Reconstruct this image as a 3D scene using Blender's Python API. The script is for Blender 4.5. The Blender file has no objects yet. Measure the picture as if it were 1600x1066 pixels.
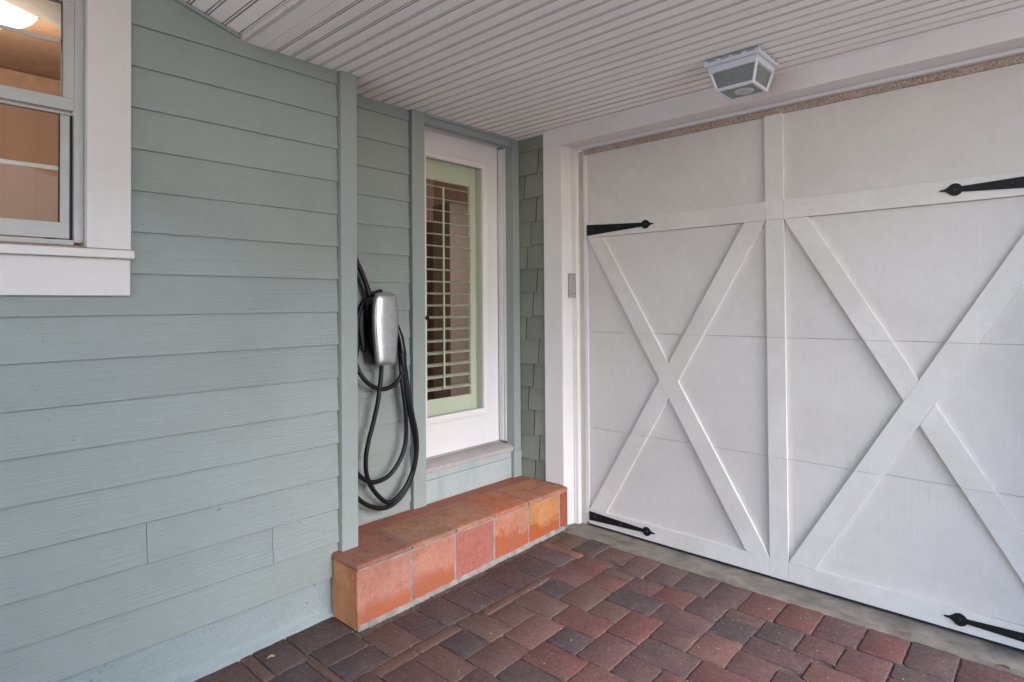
import bpy, bmesh, math, random
from mathutils import Vector, Matrix, noise
random.seed(7)
sc = bpy.context.scene
C = sc.collection
R_ = math.radians

# ------------------------------------------------------------------ camera
cam = bpy.data.objects.new('camera', bpy.data.cameras.new('camera'))
C.objects.link(cam)
right = Vector((0.73613986, 0.67679043, -0.0072684))
up = Vector((0.01437275, -0.00489486, 0.99988473))
fwd = Vector((-0.67667683, 0.73615946, 0.01333064))
M = Matrix((right, up, -fwd)).transposed().to_4x4()
M.translation = Vector((0, 0, 1.5))
cam.matrix_world = M
cam.data.sensor_width = 36
cam.data.lens = 21.1228
cam.data.shift_y = -0.04336
cam.data.clip_start = 0.05
cam.data.clip_end = 600
sc.camera = cam

# ------------------------------------------------------------------ light
SUN_EL, SUN_AZ = R_(30), R_(97)      # azimuth measured clockwise from +Y
w = bpy.data.worlds.new('World'); sc.world = w; w.use_nodes = True
nt = w.node_tree
for n in list(nt.nodes): nt.nodes.remove(n)
sky = nt.nodes.new('ShaderNodeTexSky'); sky.sky_type = 'NISHITA'
sky.sun_disc = False
sky.sun_elevation = SUN_EL; sky.sun_rotation = SUN_AZ
sky.air_density = 1.2; sky.dust_density = 0.6; sky.ozone_density = 3.0
bg = nt.nodes.new('ShaderNodeBackground'); bg.inputs['Strength'].default_value = 0.15
wo = nt.nodes.new('ShaderNodeOutputWorld')
tint = nt.nodes.new('ShaderNodeMix'); tint.data_type = 'RGBA'; tint.blend_type = 'MULTIPLY'; tint.inputs[0].default_value = 1
tint.inputs[7].default_value = (1.045, 1.0, 1.08, 1)        # colour balance multiplied over the whole clear-sky model
nt.links.new(sky.outputs[0], tint.inputs[6]); nt.links.new(tint.outputs[2], bg.inputs[0]); nt.links.new(bg.outputs[0], wo.inputs[0])
sun = bpy.data.objects.new('sun', bpy.data.lights.new('sun', 'SUN')); C.objects.link(sun)
sun.data.energy = 0.8; sun.data.angle = R_(32); sun.data.color = (1.0, 0.99, 0.98)
sd = Vector((math.sin(SUN_AZ) * math.cos(SUN_EL), math.cos(SUN_AZ) * math.cos(SUN_EL), math.sin(SUN_EL)))
sun.rotation_euler = sd.to_track_quat('Z', 'Y').to_euler()
sun.location = (4, -4, 6)
sc.view_settings.view_transform = 'Standard'; sc.view_settings.look = 'None'
sc.view_settings.gamma = 1; sc.view_settings.use_curve_mapping = False
sc.view_settings.exposure = 2.33
sc.cycles.max_bounces = 10; sc.cycles.diffuse_bounces = 6
sc.cycles.use_denoising = True

# ------------------------------------------------------------------ helpers
def tag(o, label=None, cat=None, group=None, kind=None):
    if label: o['label'] = label
    if cat: o['category'] = cat
    if group: o['group'] = group
    if kind: o['kind'] = kind
    return o
ORG = {}
def root(name, loc, label=None, cat=None, group=None, kind=None):
    o = bpy.data.objects.new(name, None); C.objects.link(o); o.location = loc
    o.empty_display_size = 0.1
    ORG[o.name] = Vector(loc)
    return tag(o, label, cat, group, kind)
def mesh(name, verts, faces, mats, parent=None, smooth=False, midx=None, sharp=None):
    """verts in world coordinates; the object's origin goes to the middle of its base"""
    vs = [Vector(v) for v in verts]
    lo = Vector([min(v[i] for v in vs) for i in range(3)]); hi = Vector([max(v[i] for v in vs) for i in range(3)])
    c = (lo + hi) / 2; c.z = lo.z
    me = bpy.data.meshes.new(name)
    me.from_pydata([v - c for v in vs], [], faces)
    for m in (mats if isinstance(mats, (list, tuple)) else [mats]): me.materials.append(m)
    if midx:
        for p, i in zip(me.polygons, midx): p.material_index = i
    me.validate(); me.update()
    bm = bmesh.new(); bm.from_mesh(me); bmesh.ops.recalc_face_normals(bm, faces=bm.faces); bm.to_mesh(me); bm.free()
    if smooth:
        for p in me.polygons: p.use_smooth = True
        if sharp is not None: me.set_sharp_from_angle(angle=R_(sharp))
    o = bpy.data.objects.new(name, me); C.objects.link(o)
    ORG[o.name] = c
    if parent is not None:
        o.parent = parent; o.location = c - ORG[parent.name]
    else: o.location = c
    return o
def boxv(x0, x1, y0, y1, z0, z1):
    v = [(x, y, z) for z in (z0, z1) for y in (y0, y1) for x in (x0, x1)]
    f = [(0, 2, 3, 1), (4, 5, 7, 6), (0, 1, 5, 4), (2, 6, 7, 3), (0, 4, 6, 2), (1, 3, 7, 5)]
    return v, f
def chamfer(v, f, b):
    me = bpy.data.meshes.new('t'); me.from_pydata(v, [], f)
    bm = bmesh.new(); bm.from_mesh(me); bmesh.ops.recalc_face_normals(bm, faces=bm.faces)
    bmesh.ops.bevel(bm, geom=list(bm.edges), offset=b, segments=1, affect='EDGES', clamp_overlap=True)
    bm.verts.index_update()
    V = [x.co.copy() for x in bm.verts]; F = [[q.index for q in p.verts] for p in bm.faces]
    bm.free(); bpy.data.meshes.remove(me)
    return V, F
def box(name, x0, x1, y0, y1, z0, z1, m, parent=None, b=0.0015):
    v, f = boxv(x0, x1, y0, y1, z0, z1)
    if b: v, f = chamfer(v, f, b)
    return mesh(name, v, f, m, parent)
def prism(name, pts, axis, a, b_, m, parent=None, bev=0, smooth=False, sharp=None):
    """2D outline extruded along axis from a to b_. pts are the other two coordinates in order"""
    def P(q, t):
        if axis == 0: return (t, q[0], q[1])
        if axis == 1: return (q[0], t, q[1])
        return (q[0], q[1], t)
    n = len(pts)
    v = [P(q, a) for q in pts] + [P(q, b_) for q in pts]
    f = [tuple(range(n)), tuple(range(2 * n - 1, n - 1, -1))] + [(i, (i + 1) % n, (i + 1) % n + n, i + n) for i in range(n)]
    if bev: v, f = chamfer(v, f, bev)
    return mesh(name, v, f, m, parent, smooth, sharp=sharp)
def join(parts):
    V, F = [], []
    for v, f in parts:
        o = len(V); V += list(v); F += [tuple(i + o for i in q) for q in f]
    return V, F
def cyl(c, ax, r0, r1, h, n=16, closed=True):
    """frustum from c along the unit axis ax"""
    ax = Vector(ax).normalized(); c = Vector(c)
    t = ax.orthogonal().normalized(); s = ax.cross(t)
    v = []
    for k, rr in ((0, r0), (1, r1)):
        for i in range(n):
            a = 2 * math.pi * i / n
            v.append(c + ax * h * k + (t * math.cos(a) + s * math.sin(a)) * rr)
    f = [(i, (i + 1) % n, (i + 1) % n + n, i + n) for i in range(n)]
    if closed: f += [tuple(range(n - 1, -1, -1)), tuple(range(n, 2 * n))]
    return v, f
def tube(pts, rad, n=12, sub=6):
    """smooth tube through the points (Catmull-Rom)"""
    P = [Vector(p) for p in pts]
    rads = rad if isinstance(rad, (list, tuple)) else [rad] * len(P)
    Q, RR = [], []
    for i in range(len(P) - 1):
        p0 = P[max(i - 1, 0)]; p1 = P[i]; p2 = P[i + 1]; p3 = P[min(i + 2, len(P) - 1)]
        for k in range(sub):
            t = k / sub
            Q.append(0.5 * ((2 * p1) + (p2 - p0) * t + (2 * p0 - 5 * p1 + 4 * p2 - p3) * t * t + (-p0 + 3 * p1 - 3 * p2 + p3) * t ** 3))
            RR.append(rads[i] * (1 - t) + rads[i + 1] * t)
    Q.append(P[-1]); RR.append(rads[-1])
    v, f = [], []
    nrm = None
    for i, q in enumerate(Q):
        d = (Q[min(i + 1, len(Q) - 1)] - Q[max(i - 1, 0)]).normalized()
        nrm = d.orthogonal().normalized() if nrm is None else (nrm - d * nrm.dot(d)).normalized()
        s = d.cross(nrm)
        for j in range(n):
            a = 2 * math.pi * j / n
            v.append(q + (nrm * math.cos(a) + s * math.sin(a)) * RR[i])
    for i in range(len(Q) - 1):
        for j in range(n):
            f.append((i * n + j, i * n + (j + 1) % n, (i + 1) * n + (j + 1) % n, (i + 1) * n + j))
    f.append(tuple(range(n))); f.append(tuple(range(len(v) - n, len(v))))
    return v, f

# ------------------------------------------------------------------ materials
def N(nt, typ, **kw):
    n = nt.nodes.new(typ)
    for k, v in kw.items():
        if k in n.inputs: n.inputs[k].default_value = v
        else: setattr(n, k, v)
    return n
def mixc(nt, fac, a, b, blend='MIX'):
    m = nt.nodes.new('ShaderNodeMix'); m.data_type = 'RGBA'; m.blend_type = blend
    for i, s in ((0, fac), (6, a), (7, b)):
        if hasattr(s, 'links'): nt.links.new(s, m.inputs[i])
        else: m.inputs[i].default_value = s if i == 0 else (*s, 1) if len(s) == 3 else s
    return m.outputs[2]
def ramp(nt, fac, a, b, ca=0.0, cb=1.0):
    m = nt.nodes.new('ShaderNodeMapRange'); nt.links.new(fac, m.inputs[0])
    m.inputs[1].default_value = a; m.inputs[2].default_value = b
    m.inputs[3].default_value = ca; m.inputs[4].default_value = cb
    return m.outputs[0]
def pos(nt, scale=(1, 1, 1), rnd=0.0):
    g = nt.nodes.new('ShaderNodeNewGeometry')
    mp = nt.nodes.new('ShaderNodeMapping'); mp.inputs[3].default_value = scale
    nt.links.new(g.outputs['Position'], mp.inputs[0])
    if rnd:
        oi = nt.nodes.new('ShaderNodeObjectInfo')
        v = nt.nodes.new('ShaderNodeVectorMath'); v.operation = 'SCALE'; v.inputs[0].default_value = (7.3 * rnd, 3.1 * rnd, 5.7 * rnd)
        nt.links.new(oi.outputs['Random'], v.inputs[3]); nt.links.new(v.outputs[0], mp.inputs[1])
    return mp.outputs[0]
def nz(nt, vec, scale, detail=4, rough=0.55, dist=0.0):
    n = nt.nodes.new('ShaderNodeTexNoise'); nt.links.new(vec, n.inputs['Vector'])
    n.inputs['Scale'].default_value = scale; n.inputs['Detail'].default_value = detail
    n.inputs['Roughness'].default_value = rough; n.inputs['Distortion'].default_value = dist
    return n.outputs[0]
def base(name, rough=0.6, spec=0.4, metal=0.0):
    m = bpy.data.materials.new(name); m.use_nodes = True
    nt = m.node_tree; b = nt.nodes['Principled BSDF']
    b.inputs['Roughness'].default_value = rough; b.inputs['Specular IOR Level'].default_value = spec
    b.inputs['Metallic'].default_value = metal
    return m, nt, b
def bump(nt, b, h, strength=0.3, dist=0.002, prev=None):
    n = nt.nodes.new('ShaderNodeBump'); n.inputs['Strength'].default_value = strength; n.inputs['Distance'].default_value = dist
    nt.links.new(h, n.inputs['Height'])
    if prev is not None: nt.links.new(prev, n.inputs['Normal'])
    nt.links.new(n.outputs[0], b.inputs['Normal'])
    return n.outputs[0]
def paint(name, col, dirt, grain=(6, 6, 6), gs=8, gstr=0.25, gd=0.0012, rough=0.55, dirtamt=0.25, dscale=2.2, rnd=0.12, fine=True, specks=0.0, speckc=(0.05, 0.045, 0.04)):
    m, nt, b = base(name, rough, 0.35)
    v = pos(nt)
    n1 = nz(nt, v, dscale, 5, 0.6, 0.4)
    c = mixc(nt, ramp(nt, n1, 0.42, 0.75, 0.0, dirtamt), col, dirt)
    n3 = nz(nt, v, 28, 3, 0.6)
    c = mixc(nt, ramp(nt, n3, 0.45, 0.8, 0.0, dirtamt * 0.45), c, dirt)
    oi = nt.nodes.new('ShaderNodeObjectInfo')
    r = ramp(nt, oi.outputs['Random'], 0, 1, 1 - rnd, 1 + rnd * 0.3)
    mul = nt.nodes.new('ShaderNodeVectorMath'); mul.operation = 'SCALE'
    nt.links.new(c, mul.inputs[0]); nt.links.new(r, mul.inputs[3]); c = mul.outputs[0]
    if specks:
        s = nz(nt, v, 38, 2, 0.7)
        big = nz(nt, v, 3.1, 2)
        f = nt.nodes.new('ShaderNodeMath'); f.operation = 'MULTIPLY'
        nt.links.new(ramp(nt, s, 0.735 - specks, 0.755 - specks), f.inputs[0]); nt.links.new(ramp(nt, big, 0.45, 0.6), f.inputs[1])
        c = mixc(nt, f.outputs[0], c, speckc)
    nt.links.new(c, b.inputs['Base Color'])
    g = nz(nt, pos(nt, grain, 1.0), gs, 6, 0.65, 0.35)
    p = bump(nt, b, g, gstr, gd)
    if fine: bump(nt, b, nz(nt, v, 260, 2), 0.12, 0.0006, p)
    nt.links.new(ramp(nt, n3, 0.3, 0.8, rough - 0.08, rough + 0.12), b.inputs['Roughness'])
    return m
def plain(name, col, rough=0.5, metal=0.0, spec=0.5, var=0.1, bs=0.1, bscale=60, emit=None, es=0):
    m, nt, b = base(name, rough, spec, metal)
    v = pos(nt)
    n = nz(nt, v, bscale * 0.3, 4)
    dark = tuple(max(0, x * (1 - 2 * var)) for x in col)
    nt.links.new(mixc(nt, ramp(nt, n, 0.35, 0.7), col, dark), b.inputs['Base Color'])
    if bs: bump(nt, b, nz(nt, v, bscale, 3), bs, 0.001)
    if emit:
        b.inputs['Emission Color'].default_value = (*emit, 1); b.inputs['Emission Strength'].default_value = es
    return m
SIDE_C = (0.272, 0.305, 0.286)
M_side = paint('painted_siding', SIDE_C, (0.215, 0.232, 0.20), (16, 1.0, 52), 3.4, 0.8, 0.0038, 0.5, 0.42, 1.9, 0.05, True, 0.012, (0.12, 0.12, 0.10))
M_trimg = paint('painted_trim_green', (0.28, 0.315, 0.297), (0.22, 0.24, 0.21), (8, 8, 1), 6, 0.12, 0.0008, 0.5, 0.3, 2.5, 0.04)
M_caulk = plain('yellowed_caulk', (0.24, 0.22, 0.14), 0.7)
M_shing = paint('painted_shingle', (0.235, 0.25, 0.205), (0.18, 0.19, 0.155), (30, 30, 2.2), 4, 0.5, 0.0018, 0.6, 0.4, 3, 0.16)
M_plinth = paint('painted_foundation', (0.28, 0.32, 0.315), (0.21, 0.24, 0.225), (6, 6, 6), 9, 1.0, 0.008, 0.6, 0.35, 2.2, 0.0, True, 0.055, (0.13, 0.15, 0.155))
M_scuff = paint('scuffed_kickboard', (0.36, 0.40, 0.39), (0.2, 0.23, 0.23), (5, 5, 5), 5, 0.3, 0.002, 0.6, 0.55, 4.5, 0.0)
M_white = paint('white_trim_paint', (0.78, 0.73, 0.70), (0.62, 0.55, 0.52), (4, 4, 4), 6, 0.18, 0.001, 0.5, 0.35, 1.8, 0.03, True, 0.0)
M_wcas = paint('window_trim_paint', (0.62, 0.585, 0.565), (0.50, 0.45, 0.42), (4, 4, 4), 6, 0.18, 0.001, 0.5, 0.35, 1.8, 0.03)
M_jamb = paint('bright_white_paint', (0.68, 0.655, 0.635), (0.55, 0.48, 0.42), (8, 8, 1), 5, 0.15, 0.001, 0.45, 0.3, 2.5, 0.02)
M_gpanel = paint('garage_panel_paint', (0.645, 0.605, 0.565), (0.45, 0.405, 0.36), (60, 60, 1.2), 2.5, 0.8, 0.002, 0.5, 0.42, 1.1, 0.02, True, 0.0, (0.2, 0.16, 0.13))
M_gtrim = paint('garage_trim_paint', (0.675, 0.64, 0.595), (0.46, 0.40, 0.35), (5, 5, 5), 5, 0.3, 0.0015, 0.6, 0.42, 2.6, 0.03)
M_ceil = paint('beadboard_paint', (0.93, 0.872, 0.81), (0.76, 0.70, 0.67), (6, 6, 6), 3, 0.05, 0.0005, 0.55, 0.30, 1.3, 0.025)
M_groove = plain('grimy_shaded_groove', (0.54, 0.465, 0.41), 0.8)  # brown grime, with groove shade painted into the same colour
M_ceild = paint('ceiling_nosing_paint', (0.70, 0.64, 0.59), (0.42, 0.34, 0.27), (1, 6, 6), 6, 0.12, 0.0008, 0.6, 0.5, 3, 0.03)
M_door = paint('door_white_paint', (0.66, 0.64, 0.63), (0.62, 0.57, 0.54), (4, 4, 4), 5, 0.1, 0.0006, 0.4, 0.25, 2.0, 0.02)
M_vinyl = paint('window_vinyl', (0.43, 0.425, 0.41), (0.30, 0.28, 0.26), (4, 4, 4), 5, 0.1, 0.0006, 0.4, 0.35, 5.0, 0.02)
M_sill = paint('weathered_sill', (0.42, 0.385, 0.37), (0.22, 0.19, 0.17), (20, 2, 20), 4, 0.4, 0.0016, 0.65, 0.55, 5, 0.03)
M_silltop = paint('dirty_sill_top', (0.46, 0.34, 0.27), (0.27, 0.19, 0.14), (20, 3, 20), 4, 0.3, 0.0016, 0.7, 0.6, 5, 0.03)
M_black = plain('black_iron', (0.006, 0.006, 0.007), 0.5, 0.0, 0.3, 0.1, 0.35, 90)
M_rub = plain('black_rubber', (0.010, 0.010, 0.011), 0.5, 0, 0.4, 0.2, 0.1, 80)
M_gloss = plain('gloss_black_plastic', (0.004, 0.004, 0.005), 0.2, 0, 0.35, 0.1, 0)
M_cable = plain('cable_jacket', (0.005, 0.005, 0.006), 0.42, 0, 0.3, 0.1, 0.05, 40)
M_screw = plain('worn_screw', (0.035, 0.033, 0.03), 0.35, .6)
M_dark = plain('dark_void', (0.006, 0.006, 0.006), 0.9)
M_felt = plain('building_felt', (0.012, 0.012, 0.012), 0.9)
M_wood = plain('wall_core', (0.25, 0.22, 0.2), 0.8)
M_lampm = plain('lamp_white_enamel', (0.70, 0.71, 0.74), 0.35, 0, 0.5, 0.05, 0)
M_keypad = plain('keypad_grey_plastic', (0.33, 0.31, 0.30), 0.45, 0, 0.4, 0.08, 0.05, 200)
M_brass = plain('tarnished_brass', (0.12, 0.08, 0.05), 0.4, 0.8, 0.5, 0.3, 0.2, 200)
def rusty(pale=0.0):
    m, nt, b = base('weathered_rough_strip', 0.85, 0.2)
    v = pos(nt)
    n = nz(nt, v, 95, 5, 0.7)
    c = mixc(nt, ramp(nt, n, 0.38, 0.62), (0.52, 0.42, 0.34), (0.23, 0.14, 0.09))
    n2 = nz(nt, v, 5, 3)
    g = nt.nodes.new('ShaderNodeNewGeometry'); s = nt.nodes.new('ShaderNodeSeparateXYZ'); nt.links.new(g.outputs['Position'], s.inputs[0])
    hi = ramp(nt, s.outputs[2], 0.2, 2.4, 0.62 + pale, pale)
    ad = nt.nodes.new('ShaderNodeMath'); ad.operation = 'ADD'; nt.links.new(hi, ad.inputs[0]); nt.links.new(ramp(nt, n2, 0.4, 0.8, 0, 0.45), ad.inputs[1])
    c = mixc(nt, ad.outputs[0], c, (0.62, 0.54, 0.47))
    nt.links.new(c, b.inputs['Base Color']); bump(nt, b, n, 0.8, 0.003)
    return m
M_rust = rusty(); M_rustv = rusty(.45)
def silver():
    m, nt, b = base('brushed_silver_plastic', 0.32, 0.5, 0.8)
    v = pos(nt)
    nt.links.new(mixc(nt, ramp(nt, nz(nt, v, 30, 3), 0.3, 0.7), (0.50, 0.50, 0.50), (0.42, 0.42, 0.42)), b.inputs['Base Color'])
    b.inputs['Coat Weight'].default_value = 0.35
    b.inputs['Coat Roughness'].default_value = 0.12
    return m
M_silver = silver()
def glass(name, tint, fres=1.45, rough=0.0):
    m = bpy.data.materials.new(name); m.use_nodes = True; nt = m.node_tree
    for n in list(nt.nodes): nt.nodes.remove(n)
    o = N(nt, 'ShaderNodeOutputMaterial'); tr = N(nt, 'ShaderNodeBsdfTransparent'); gl = N(nt, 'ShaderNodeBsdfGlossy')
    tr.inputs[0].default_value = (*tint, 1); gl.inputs['Roughness'].default_value = rough; gl.inputs[0].default_value = (0.9, 0.95, 0.92, 1)
    lw = N(nt, 'ShaderNodeLayerWeight'); lw.inputs[0].default_value = 0.5
    pw = N(nt, 'ShaderNodeMath', operation='POWER'); nt.links.new(lw.outputs['Facing'], pw.inputs[0]); pw.inputs[1].default_value = 4.5
    fr = N(nt, 'ShaderNodeMath', operation='MULTIPLY_ADD'); nt.links.new(pw.outputs[0], fr.inputs[0]); fr.inputs[1].default_value = .8; fr.inputs[2].default_value = .005
    mx = N(nt, 'ShaderNodeMixShader'); nt.links.new(fr.outputs[0], mx.inputs[0]); nt.links.new(tr.outputs[0], mx.inputs[1]); nt.links.new(gl.outputs[0], mx.inputs[2])
    nt.links.new(mx.outputs[0], o.inputs[0])
    return m
M_glass = glass('window_glass', (0.93, 0.93, 0.91))
M_gglass = glass('green_tinted_glass', (0.905, 0.925, 0.885), 1.5)
M_frost = plain('lamp_frosted_glass', (0.20, 0.22, 0.20), 0.25, 0, 0.5, 0.12, 0)
M_lens = plain('lamp_lens', (0.62, 0.64, 0.62), 0.2, 0, 0.6, 0.1, 0.2, 200)
def concrete(name, a, b_, sc_=3.0):
    m, nt, b = base(name, 0.85, 0.25)
    v = pos(nt)
    c = mixc(nt, ramp(nt, nz(nt, v, sc_, 6, 0.65, 0.5), 0.35, 0.68), a, b_)
    c = mixc(nt, ramp(nt, nz(nt, v, 60, 3, 0.7), 0.55, 0.8, 0, 0.5), c, (0.30, 0.28, 0.24))
    nt.links.new(c, b.inputs['Base Color'])
    p = bump(nt, b, nz(nt, v, 90, 4, 0.7), 0.45, 0.003); bump(nt, b, nz(nt, v, 7, 3), 0.4, 0.01, p)
    return m
M_conc = concrete('stained_concrete', (0.27, 0.24, 0.20), (0.12, 0.108, 0.09), 6.0)
M_sand = concrete('joint_sand', (0.15, 0.115, 0.09), (0.045, 0.035, 0.03), 14)
M_grout = concrete('mortar', (0.31, 0.265, 0.25), (0.17, 0.14, 0.13), 16)
def paver(name, a, b_, mixa=0.45):
    m, nt, b = base(name, 0.78, 0.3)
    v = pos(nt, (1, 1, 1), 1.0); vw = pos(nt)
    big = nz(nt, v, 5.5, 3, 0.6, 0.6)
    c = mixc(nt, ramp(nt, big, mixa, mixa + 0.22), a, b_)
    mid = nz(nt, v, 45, 4, 0.7)
    c = mixc(nt, ramp(nt, mid, 0.4, 0.7, 0, 0.6), c, tuple(x * 0.45 for x in a))
    c = mixc(nt, ramp(nt, nz(nt, v, 16, 4, 0.7, .8), 0.55, 0.72, 0, 0.5), c, (0.20, 0.145, 0.125))
    dust = nz(nt, vw, 1.7, 4, 0.6)
    c = mixc(nt, ramp(nt, dust, 0.45, 0.8, 0.02, 0.3), c, (0.25, 0.20, 0.165))
    fn = nz(nt, vw, 150, 3, 0.75)
    c = mixc(nt, ramp(nt, fn, 0.42, 0.62, 0.55, 0.0), c, tuple(x * 0.42 for x in a))
    c = mixc(nt, ramp(nt, fn, 0.60, 0.72, 0.0, 0.45), c, tuple(min(1, x * 1.9) for x in b_))
    sp = nz(nt, vw, 300, 1, 0.5)
    c = mixc(nt, ramp(nt, sp, 0.70, 0.76, 0, 0.55), c, (0.38, 0.33, 0.29))
    sp2 = nz(nt, vw, 70, 1, 0.5)
    c = mixc(nt, ramp(nt, sp2, 0.765, 0.79, 0, 0.75), c, (0.55, 0.52, 0.48))
    nt.links.new(c, b.inputs['Base Color'])
    p = bump(nt, b, mid, 0.5, 0.003); p = bump(nt, b, nz(nt, vw, 280, 2, 0.7), 0.5, 0.0014, p)
    nt.links.new(ramp(nt, mid, 0.3, 0.8, 0.6, 0.9), b.inputs['Roughness'])
    return m
PV = dict(dk=((0.096, 0.061, 0.0568), (0.113, 0.0668, 0.0594)), dp=((0.1057, 0.0636, 0.0618), (0.0946, 0.0589, 0.0588)),
          dm=((0.1124, 0.0595, 0.0562), (0.0946, 0.061, 0.0583)), gb=((0.1147, 0.0784, 0.078), (0.1502, 0.079, 0.0707)),
          br=((0.162, 0.0934, 0.0752), (0.1427, 0.0785, 0.0665)), bl=((0.0939, 0.0651, 0.0656), (0.1119, 0.0721, 0.0721)),
          rb=((0.1686, 0.0859, 0.0729), (0.1509, 0.0892, 0.0745)), mb=((0.1502, 0.0806, 0.0686), (0.1316, 0.0726, 0.0642)),
          mr=((0.172, 0.081, 0.075), (0.1509, 0.0825, 0.0808)), rd=((0.1855, 0.0727, 0.0654), (0.1646, 0.0797, 0.0713)),
          bp=((0.2174, 0.1068, 0.0911), (0.1908, 0.0925, 0.0806)), pg=((0.1326, 0.0792, 0.0771), (0.1541, 0.0812, 0.0743)),
          pu=((0.1382, 0.0758, 0.0765), (0.1718, 0.0783, 0.0727)), rs=((0.172, 0.0877, 0.0699), (0.1423, 0.0753, 0.0626)))
PV['or'] = ((0.30, 0.12, 0.075), (0.2, 0.09, 0.065))
PVM = {k: paver('paver_' + k, *v) for k, v in PV.items()}
def terra(name, a, b_, stain=None, sz=0.1, soft=0.02, wob=0.08, patch=0.5):
    """unglazed clay tile: mottled body colour, damp-stained foot of the tile with a wavering edge"""
    m, nt, b = base(name, 0.85, 0.2)
    v = pos(nt, (1, 1, 1), 1.0); vw = pos(nt)
    c = mixc(nt, ramp(nt, nz(nt, v, 6, 4, 0.6, 0.6), 0.38, 0.68), a, b_)
    c = mixc(nt, ramp(nt, nz(nt, v, 30, 4, 0.7), 0.5, 0.8, 0, patch), c, tuple(x * 0.55 for x in b_))
    c = mixc(nt, ramp(nt, nz(nt, v, 13, 3, 0.7), 0.62, 0.75, 0, patch), c, tuple(min(1, x * 1.35) for x in a))
    if stain:
        g = nt.nodes.new('ShaderNodeSeparateXYZ'); nt.links.new(vw, g.inputs[0])
        w1 = ramp(nt, nz(nt, v, 9, 3, 0.6), 0, 1, -wob, wob)
        ad = nt.nodes.new('ShaderNodeMath'); ad.operation = 'ADD'; nt.links.new(g.outputs[2], ad.inputs[0]); nt.links.new(w1, ad.inputs[1])
        c = mixc(nt, ramp(nt, ad.outputs[0], sz - soft, sz + soft, 0.9, 0.0), c, stain)
    nt.links.new(c, b.inputs['Base Color'])
    gr = nz(nt, vw, 110, 4, 0.75)
    old = b.inputs['Base Color'].links[0].from_socket
    c2 = mixc(nt, ramp(nt, gr, 0.40, 0.58, 0.35, 0.0), old, tuple(x * 0.5 for x in b_))
    c2 = mixc(nt, ramp(nt, nz(nt, vw, 2.6, 4, .7), 0.5, 0.72, 0, 0.35), c2, (0.20, 0.12, 0.085))
    nt.links.new(c2, b.inputs['Base Color'])
    p = bump(nt, b, nz(nt, v, 22, 4, 0.6), 0.5, 0.005); bump(nt, b, nz(nt, vw, 160, 3, 0.7), 0.5, 0.0015, p)
    return m

def gz(y): return 0.03 * (min(y, 3.14) - 2.85)      # the paving falls away from the garage

# ================================================================== ground
def sheet(name, x0, x1, y0, y1, nx, ny, zf, m):
    v = [(x0 + (x1 - x0) * i / nx, y0 + (y1 - y0) * j / ny, zf(x0 + (x1 - x0) * i / nx, y0 + (y1 - y0) * j / ny)) for j in range(ny + 1) for i in range(nx + 1)]
    f = [(j * (nx + 1) + i, j * (nx + 1) + i + 1, (j + 1) * (nx + 1) + i + 1, (j + 1) * (nx + 1) + i) for j in range(ny) for i in range(nx)]
    return mesh(name, v, f, m)
M_drive = paver('driveway_surface', (0.20, 0.125, 0.11), (0.155, 0.105, 0.10))
M_conc2 = concrete('bounce_concrete', (0.76, 0.64, 0.50), (0.70, 0.59, 0.46), 1.5)  # unseen ground, made this pale to bounce light up to the ceiling
M_grass = concrete('lawn', (0.075, 0.10, 0.035), (0.04, 0.065, 0.02), 1.5)
tag(sheet('ground', -120, 120, -120, 120, 24, 24, lambda x, y: -0.135, M_conc2), kind='structure')
pave = sheet('driveway', -2.74, 1.36, -1.1, 3.16, 6, 12, lambda x, y: gz(y) - 0.0085, M_sand); tag(pave, kind='structure')
def stone(q, bev=0.006, th=0.05, z0=None):
    x0, x1, y0, y1 = q
    g = 0.0010
    x0 += g + random.uniform(0, .0018); x1 -= g + random.uniform(0, .0018); y0 += g + random.uniform(0, .0018); y1 -= g + random.uniform(0, .0018)
    dz = random.uniform(-.0022, .0022); tx, ty = random.uniform(-.008, .008), random.uniform(-.008, .008)
    r = random.uniform(.005, .011)
    out = []
    def side(ax, ay, bx, by, nx, ny):
        n = max(2, int(math.hypot(bx - ax, by - ay) / .035))
        for k in range(n + 1):
            t = k / n; j = 0 if k in (0, n) else random.uniform(-.0030, .0008)
            out.append((ax + (bx - ax) * t + nx * j, ay + (by - ay) * t + ny * j))
    side(x0 + r, y0, x1 - r, y0, 0, -1); side(x1, y0 + r, x1, y1 - r, 1, 0)
    side(x1 - r, y1, x0 + r, y1, 0, 1); side(x0, y1 - r, x0, y0 + r, -1, 0)
    cx, cy = (x0 + x1) / 2, (y0 + y1) / 2
    n = len(out); v = []
    for inset, d in ((bev, 0), (bev * .35, .0016), (0, .0052), (0, th)):
        for (x, y) in out:
            kx = 1 - inset / max(.02, (x1 - x0) / 2); ky = 1 - inset / max(.02, (y1 - y0) / 2)
            X, Y = cx + (x - cx) * kx, cy + (y - cy) * ky
            v.append((X, Y, gz(Y) + dz + tx * (X - cx) + ty * (Y - cy) - d + random.uniform(-.0004, .0004)))
    f = [tuple(range(n))]
    for k in range(3):
        for i in range(n): f.append((k * n + i, (k + 1) * n + i, (k + 1) * n + (i + 1) % n, k * n + (i + 1) % n))
    return v, f
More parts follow.
